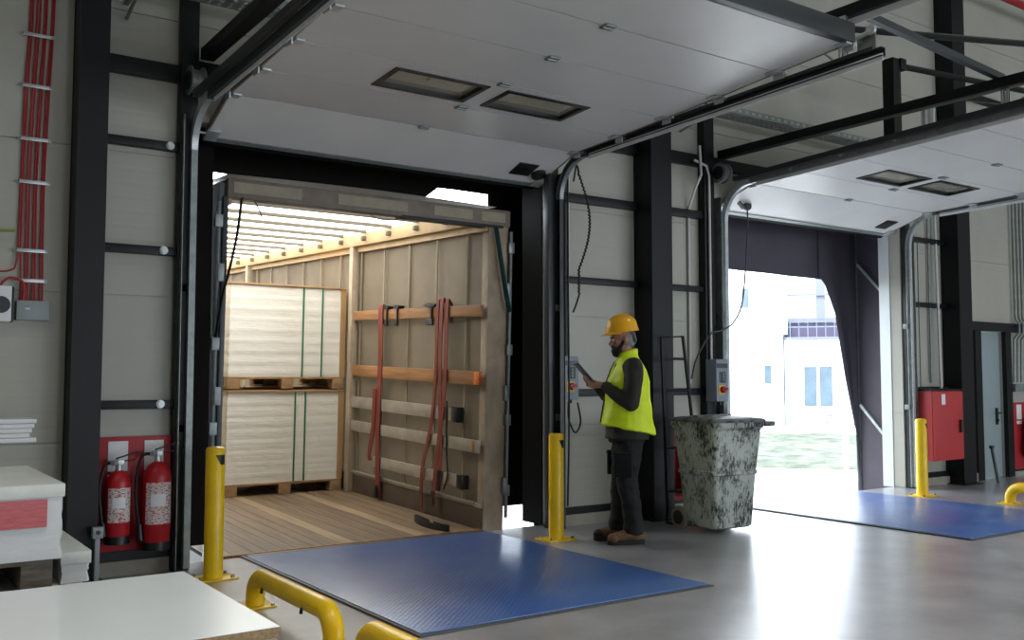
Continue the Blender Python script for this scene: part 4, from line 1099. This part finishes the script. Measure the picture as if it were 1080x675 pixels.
# eyes, brows, beard, hair
for s in (-1, 1):
    MB().sph(hp(.083,s*.030,-.005), .0105, 12, 10).build('eye', M['eye'], man, True)
    MB().sph(hp(.092,s*.031,-.005), .0045, 8, 6).build('iris', M['blk'], man, True)
    MB().tube([hp(.087,s*.012,.017), hp(.089,s*.03,.022), hp(.078,s*.05,.016)], .005, 6).build('eyebrow', M['beard'], man, True)
bd = MB()
bd.sph(hp(.052,0,-.095), (.052,.054,.046), 18, 12); bd.sph(hp(.062,0,-.118), (.038,.036,.032), 14, 10)
for s in (-1, 1):
    bd.caps([hp(.055,s*.045,-.085), hp(.028,s*.064,-.06), hp(.008,s*.069,-.022)], [.024,.017,.011], 10)
    bd.caps([hp(.097,s*.004,-.053), hp(.088,s*.028,-.06), hp(.07,s*.042,-.08)], [.008,.009,.012], 10)
bdo = bd.build('beard', M['beard'], man, True); solidify_union(bdo, .004, 3)
hr = MB(); hr.sph(hp(-.03,0,.0), (.088,.083,.088), 18, 12); hr.sph(hp(-.06,0,-.04), (.045,.06,.045), 14, 10)
hro = hr.build('hair', M['hairg'], man, True); solidify_union(hro, .006, 3)
# helmet
hm_ = MB(); rings = []
prof = [(1.12,-.002),(1.10,.016),(1.06,.045),(1.0,.075),(.88,.105),(.68,.13),(.4,.145),(.15,.15)]
for k_, z in prof:
    rings.append([hp(-.012+.132*k_*.95*math.cos(a)*(1.0), .112*k_*.95*math.sin(a), .055+z) for a in [2*PI*i/36 for i in range(36)]])
hm_.loft(rings)
helm = hm_.build('hard_hat', M['helmet'], man, True, smooth=50)
pk_ = MB(); R1 = []; R2 = []; R3 = []; R4 = []
for i in range(19):
    a = -PI*.42+PI*.84*i/18; c = math.cos(a)
    R1.append(hp(-.012+.138*c, .115*math.sin(a), .062)); R2.append(hp(-.012+(.138+.055*c**1.5)*c, (.115+.012*c)*math.sin(a), .046)); R3.append(hp(-.012+(.138+.055*c**1.5)*c, (.115+.012*c)*math.sin(a), .041)); R4.append(hp(-.012+.13*c, .11*math.sin(a), .055))
pk_.loft([R1, R2, R3, R4], closed=False, caps=False, loop=True); pk_.build('peak', M['helmet'], helm, True, smooth=60)
rg = MB()
for y in (-.03, 0, .03):
    rg.tube([hp(-.012+.128*math.cos(a), y, .055+.02+.128*math.sin(a)*1.0) for a in [PI*.14+PI*.72*i/16 for i in range(17)]], .008, 6)
rg.build('ridge', M['helmet'], helm, True, smooth=60)
MB().tube([hp(-.09,.086,.05), hp(-.1,.07,-.02), hp(-.1,0,-.045), hp(-.1,-.07,-.02), hp(-.09,-.086,.05)], 0, flat=(.035,.006)).build('head_strap', M['grey'], helm, True)
# jacket
jk = MB()
def ering(cx_, cy_, rx, ry, z, tiltx=0, n_=28, p=2.4):
    out = []
    for i in range(n_):
        a = 2*PI*i/n_; c, s = math.cos(a), math.sin(a)
        x = rx*math.copysign(abs(c)**(2/p), c); y = ry*math.copysign(abs(s)**(2/p), s)
        out.append(Vector((cx_+x, cy_+y, z+tiltx*x)))
    return out
jk.loft([ering(.0,0,.175,.22,.85), ering(.0,0,.17,.215,1.0), ering(.0,0,.16,.21,1.15), ering(-.005,0,.155,.215,1.32), ering(-.015,0,.125,.20,1.43), ering(-.015,0,.085,.13,1.50), ering(-.008,0,.072,.078,1.535), ering(.0,0,.070,.072,1.575)])
for s in (-1, 1):
    jk.caps([SH[s]+Vector((0,-s*.03,.0)), SH[s]+Vector((.0,s*.012,-.05)), (SH[s]+EL[s])/2+Vector((-.012,s*.01,0)), EL[s]+Vector((-.012,.0,-.012)), (EL[s]+WR[s])/2+Vector((0,0,-.012)), WR[s]*.93+EL[s]*.07], [.085,.083,.074,.07,.058,.045], 16)
    jk.cyl(WR[s]*.97+EL[s]*.03, WR[s]*.88+EL[s]*.12, .042, .046, 14)
jo = jk.build('jacket', M['jacket'], man, True); solidify_union(jo, .009, 5, .5, (.07, .016))
# vest: flared towards the hem, longer at the back
vs_ = MB()
vs_.loft([ering(-.012,0,.225,.255,.925,.20), ering(-.012,0,.222,.25,.95,.19), ering(-.008,0,.205,.24,1.06,.1), ering(-.005,0,.185,.232,1.18,.04), ering(-.008,0,.172,.225,1.32), ering(-.02,0,.145,.205,1.42), ering(-.022,0,.115,.165,1.475), ering(-.016,0,.09,.11,1.515), ering(-.01,0,.083,.086,1.55,-.15), ering(-.012,0,.082,.082,1.585,-.25)])
vo = vs_.build('safety_vest', M['hivis'], man, True); solidify_union(vo, .009, 3, .5, (.16, .03))
# the vest is open at the armholes: arms of the jacket come out in front of it
am = MB()
for s in (-1,):
    pass
zp = MB(); zp.tube([(.222,0,.99),(.205,0,1.1),(.186,0,1.2),(.17,0,1.33),(.132,0,1.43),(.1,0,1.49)], 0, flat=(.016,.008), up=(0,1,0)); zp.build('zip', M['jacket'], vo, True)
# trousers
tz = MB()
tz.loft([ering(.0,0,.15,.185,.98), ering(.0,0,.155,.19,.9), ering(.0,0,.14,.18,.82)])
for s in (-1, 1):
    fx = -.02 if s > 0 else .05
    tz.caps([(.0,s*.09,.86),(.005,s*.095,.7),(.025,s*.098,.5),(fx*.7,s*.10,.3),(fx-.005,s*.102,.14)], [.112,.105,.086,.083,.078], 16)
    tz.cyl((fx-.005,s*.102,.17),(fx,s*.102,.085),.08,.088,16)
to_ = tz.build('trousers', M['trouser'], man, True); solidify_union(to_, .009, 4, .5, (.08, .026))
for s in (-1, 1):
    m = MB(); m.cbox((.07,s*.165,.64),(.15,.022,.19),.01,(0,0,-s*.5)); m.cbox((.07,s*.17,.735),(.155,.03,.03),.008,(0,0,-s*.5)); m.build('cargo_pocket', M['trouser'], to_, True)
# boots
for s in (-1, 1):
    fx = -.02 if s > 0 else .05
    bt = MB(); bt.caps([(fx-.02,s*.102,.15),(fx-.015,s*.103,.085),(fx+.05,s*.108,.075),(fx+.12,s*.115,.062),(fx+.165,s*.117,.056)], [.055,.055,.05,.044,.038], 16)
    bt.caps([(fx-.06,s*.103,.06),(fx-.02,s*.103,.06)], [.042,.05], 12)
    bto = bt.build('boot', M['boot'], man, True); solidify_union(bto, .006, 4)
    out = [(-.10,0),(-.09,.034),(-.03,.042),(.06,.046),(.14,.05),(.19,.04),(.212,.012),(.212,-.012),(.19,-.036),(.14,-.044),(.06,-.036),(-.03,-.036),(-.09,-.034)]
    sl = MB(); sl.prism([(fx+x, s*.108+y) for x, y in out], 'Z', 0, .042); sl.build('sole', M['sole'], bto, True, smooth=40)
    tcap = MB(); tcap.sph((fx+.16,s*.117,.052),(.055,.05,.042),14,10); tcap.build('toe_cap', M['sole'] if s < 0 else M['boot'], bto, True)
# tablet
Rt = Matrix((TW, TU, TNRM)).transposed().to_4x4(); Rt.translation = TC
tb = thing('tablet', 'thin dark tablet held in both hands by the man', 'tablet', RA @ TC)
for nm, bx, mm in (('tablet_body', (-.115,.115,-.105,.125,-.0045,.0035,.003), M['greyd']), ('screen', (-.105,.105,-.095,.115,.0036,.0046,0), M['screen'])):
    m = MB(); m.box(*bx, M=RA @ Rt); m.build(nm, mm, tb)

# ------------------------------------------------------------------ outside
struct(MB().box(-60, 110, 7.2, 120, -1.5, -1.2).build('yard_ground', M['yard'], smooth=0))
AZ = math.radians(50.8); BD = 46.
BO = Vector((BD*math.sin(AZ), BD*math.cos(AZ), -1.2))
BR = Matrix.Translation(BO) @ Matrix.Rotation(-AZ, 4, 'Z')     # local x to the right, y away
bl = thing('white_building', 'white rendered house with balcony seen across the yard through the open bay', 'building', BO, -AZ)
zc = 1.35+1.2
wallm = MB(); wallm.box(-9, -.15, 0, 9, 0, 13); wallm.box(-.15, 9, .9, 9, 0, 13); wallm.box(-.15, .05, .0, .9, 4.6, 13)
wallm.build('house_wall', M['render'], bl, True, smooth=0)
# projecting bay with a rounded corner under the balcony
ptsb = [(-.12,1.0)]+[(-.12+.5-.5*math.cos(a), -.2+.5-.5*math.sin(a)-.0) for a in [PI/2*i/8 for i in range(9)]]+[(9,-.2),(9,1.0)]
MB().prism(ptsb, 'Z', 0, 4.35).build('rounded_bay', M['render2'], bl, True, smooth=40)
MB().prism([(x, y-.05 if y < .9 else y) for x, y in ptsb], 'Z', 4.36, 4.46).build('balcony_floor', M['rail2'], bl, True, smooth=40)
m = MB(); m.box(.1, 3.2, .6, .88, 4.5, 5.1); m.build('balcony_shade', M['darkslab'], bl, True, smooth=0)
m = MB(); m.box(.1, 3.4, .5, .9, 5.15, 5.35)
for z in (6.4, 8.0): m.box(.05, 3.4, .4, .5, z, z+.1)
m.box(1.35, 1.75, .5, .85, 5.3, 8.3); m.build('balcony_posts', M['rail2'], bl, True, smooth=0)
m = MB()
for z in (4.9, 5.3): m.box(.1, 3.3, -.1, -.06, z, z+.05)
for i in range(9): m.box(.15+i*.39, .19+i*.39, -.1, -.06, 4.46, 5.3)
m.build('balcony_railing', M['rail2'], bl, True, smooth=0)
def win(x, z, w_, h, panes=1, y=-.0):
    f = MB()
    f.box(x-w_/2-.08, x+w_/2+.08, y-.06, y-.001, z-h/2-.08, z-h/2); f.box(x-w_/2-.08, x+w_/2+.08, y-.06, y-.001, z+h/2, z+h/2+.08)
    for k in range(panes+1): xx = x-w_/2+w_*k/panes; f.box(xx-.06, xx+.06, y-.06, y-.001, z-h/2, z+h/2)
    fo = f.build('window', M['render'], bl, True, smooth=0)
    MB().box(x-w_/2, x+w_/2, y-.03, y-.002, z-h/2, z+h/2).build('pane', M['glassw'], fo, True, smooth=0)
win(-1.82, zc+3.75, .46, .9); win(-.85, zc+.2, .42, .85); win(1.36, zc-.35, 1.35, 1.8, 2, -.2); win(-4.5, zc+3.7, .9, 1.1); win(5, zc-.3, 1.3, 1.7, 2, -.2)
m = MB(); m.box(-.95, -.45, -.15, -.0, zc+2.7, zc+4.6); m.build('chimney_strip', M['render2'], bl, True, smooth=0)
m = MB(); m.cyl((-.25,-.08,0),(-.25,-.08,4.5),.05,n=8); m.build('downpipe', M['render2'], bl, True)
# grass strip and low white kerb in front of the house
gm = MB(); g0 = Matrix.Translation((0,0,-1.2)) @ Matrix.Rotation(-AZ, 4, 'Z')
rg_ = random.Random(8); Nx, Ny = 60, 40; rows = []
for j in range(Ny+1):
    rows.append([g0 @ Vector((-14+28*i/Nx, 28.5+12.5*j/Ny, (-.02 if j == 0 else .04+.10*rg_.random()+.25*(j/Ny)))) for i in range(Nx+1)])
gm.loft(rows, closed=False, caps=False); tag(gm.build('grass', M['grass'], smooth=60), 'rough green grass bank across the yard', 'grass', kind='stuff')
m = MB(); m.box(-14, 14, 42.2, 42.6, 0, .55, M=g0); tag(m.build('low_wall', M['render'], smooth=0), 'low white garden wall behind the grass bank', 'wall')
d_ = (17.75, 12.94)
tag(MB().cyl((17.75,12.94,-1.2),(17.75,12.94,.28),.06,n=12).build('yard_post', M['white']), 'slim white post standing in the yard outside the open bay', 'post')
bk = thing('bicycle', 'parked bicycle leaning against the house outside', 'bicycle', BR @ Vector((2.0,-.9,.0)), -AZ)
for x in (-.5, .55):
    MB().tube([(x+.33*math.cos(a), 0, .35+.33*math.sin(a)) for a in [2*PI*i/28 for i in range(28)]], .025, 6, loop=True).build('wheel', M['greyd'], bk, True)
m = MB(); m.tube([(-.5,0,.35),(-.15,0,.8),(.4,0,.8),(.05,0,.35),(-.15,0,.8)], .022, 6); m.tube([(.05,0,.35),(-.5,0,.35)], .018, 6); m.tube([(.4,0,.95),(.42,0,.75),(.55,0,.35)], .022, 6); m.build('frame', M['bluepaint'], bk, True)
m = MB(); m.tube([(.4,-.25,.98),(.38,0,.98),(.4,.25,.98)], .015, 6); m.build('handlebar', M['blk'], bk, True); MB().cbox((-.18,0,.9),(.24,.12,.05),.02).build('saddle', M['blk'], bk, True)

# ------------------------------------------------------------------ lights
def lamp(x, y, e, first=[None]):  # unseen ceiling lamps added to brighten the hall
    L_ = bpy.data.lights.new('fill_lamp_light', 'AREA'); L_.shape = 'RECTANGLE'; L_.size = 1.6; L_.size_y = .5; L_.energy = e; L_.color = LCOL; L_.spread = math.radians(100)
    o = bpy.data.objects.new('fill_lamp_light', L_); C.objects.link(o); o.location = (x, y, 7.45)
    if first[0] is None:
        t = thing('fill_lamp', 'long grey fill lamp added unseen under the ceiling', 'lamp', (x, y, 7.46), 0, 'added fill lamps')
        MB().box(-.85, .85, -.3, .3, 0.02, .14, .02).build('housing', M['grey'], t, True)
        m = MB(); m.cyl((-.6,0,.14),(-.6,0,.545),.01); m.cyl((.6,0,.14),(.6,0,.545),.01); m.build('hanging_rod', M['galvd'], t, True)
        first[0] = t
    else: dup(first[0], (x, y, 7.46))
LCOL = (1., .96, .88)
for x in (-2.5, 3., 8.5, 14.):
    for y in (-6.5, -2, 2.3): lamp(x, y, 60)
S_ = bpy.data.lights.new('sun', 'SUN'); S_.energy = 9; S_.angle = math.radians(1); S_.color = (1,.98,.94)
so = bpy.data.objects.new('sun', S_); C.objects.link(so)
so.rotation_euler = (-Vector((-.55,-.2,.8))).to_track_quat('-Z', 'Y').to_euler()
wd = bpy.data.worlds.new('sky'); sc.world = wd; wd.use_nodes = True
N_ = wd.node_tree.nodes; Lk = wd.node_tree.links; bg = N_['Background']
bg.inputs['Color'].default_value = (.82,.91,1,1); bg.inputs['Strength'].default_value = 8.5

# daylight enters through unseen gateways added for light behind the camera: sampling portals only
for i, (a, b) in enumerate(added_gates+[(7.6, 10.8)]):
    L_ = bpy.data.lights.new('daylight_portal', 'AREA'); L_.shape = 'RECTANGLE'; L_.size = b-a; L_.size_y = 3.8 if i < 3 else 3.2; L_.cycles.is_portal = True
    o = bpy.data.objects.new('daylight_portal', L_); C.objects.link(o); o.location = ((a+b)/2, YF-.1 if i < 3 else 8.1, 1.9 if i < 3 else 1.6)
    o.rotation_euler = (PI/2 if i < 3 else -PI/2, 0, 0)

# ------------------------------------------------------------------ camera
cam = bpy.data.cameras.new('camera'); co = bpy.data.objects.new('camera', cam); C.objects.link(co); sc.camera = co
f_px = 1010.; yaw = math.radians(34.8); pitch = math.atan(62/1010)
cam.sensor_width = 36; cam.sensor_fit = 'HORIZONTAL'; cam.lens = f_px/1080*36; cam.clip_end = 300
fw = Vector((math.sin(yaw)*math.cos(pitch), math.cos(yaw)*math.cos(pitch), math.sin(pitch)))
co.location = (0,0,1.35); co.rotation_euler = fw.to_track_quat('-Z', 'Y').to_euler()
sc.view_settings.view_transform = 'Standard'; sc.view_settings.look = 'None'; sc.view_settings.exposure = -.06; sc.view_settings.gamma = 1
sc.view_settings.use_curve_mapping = False
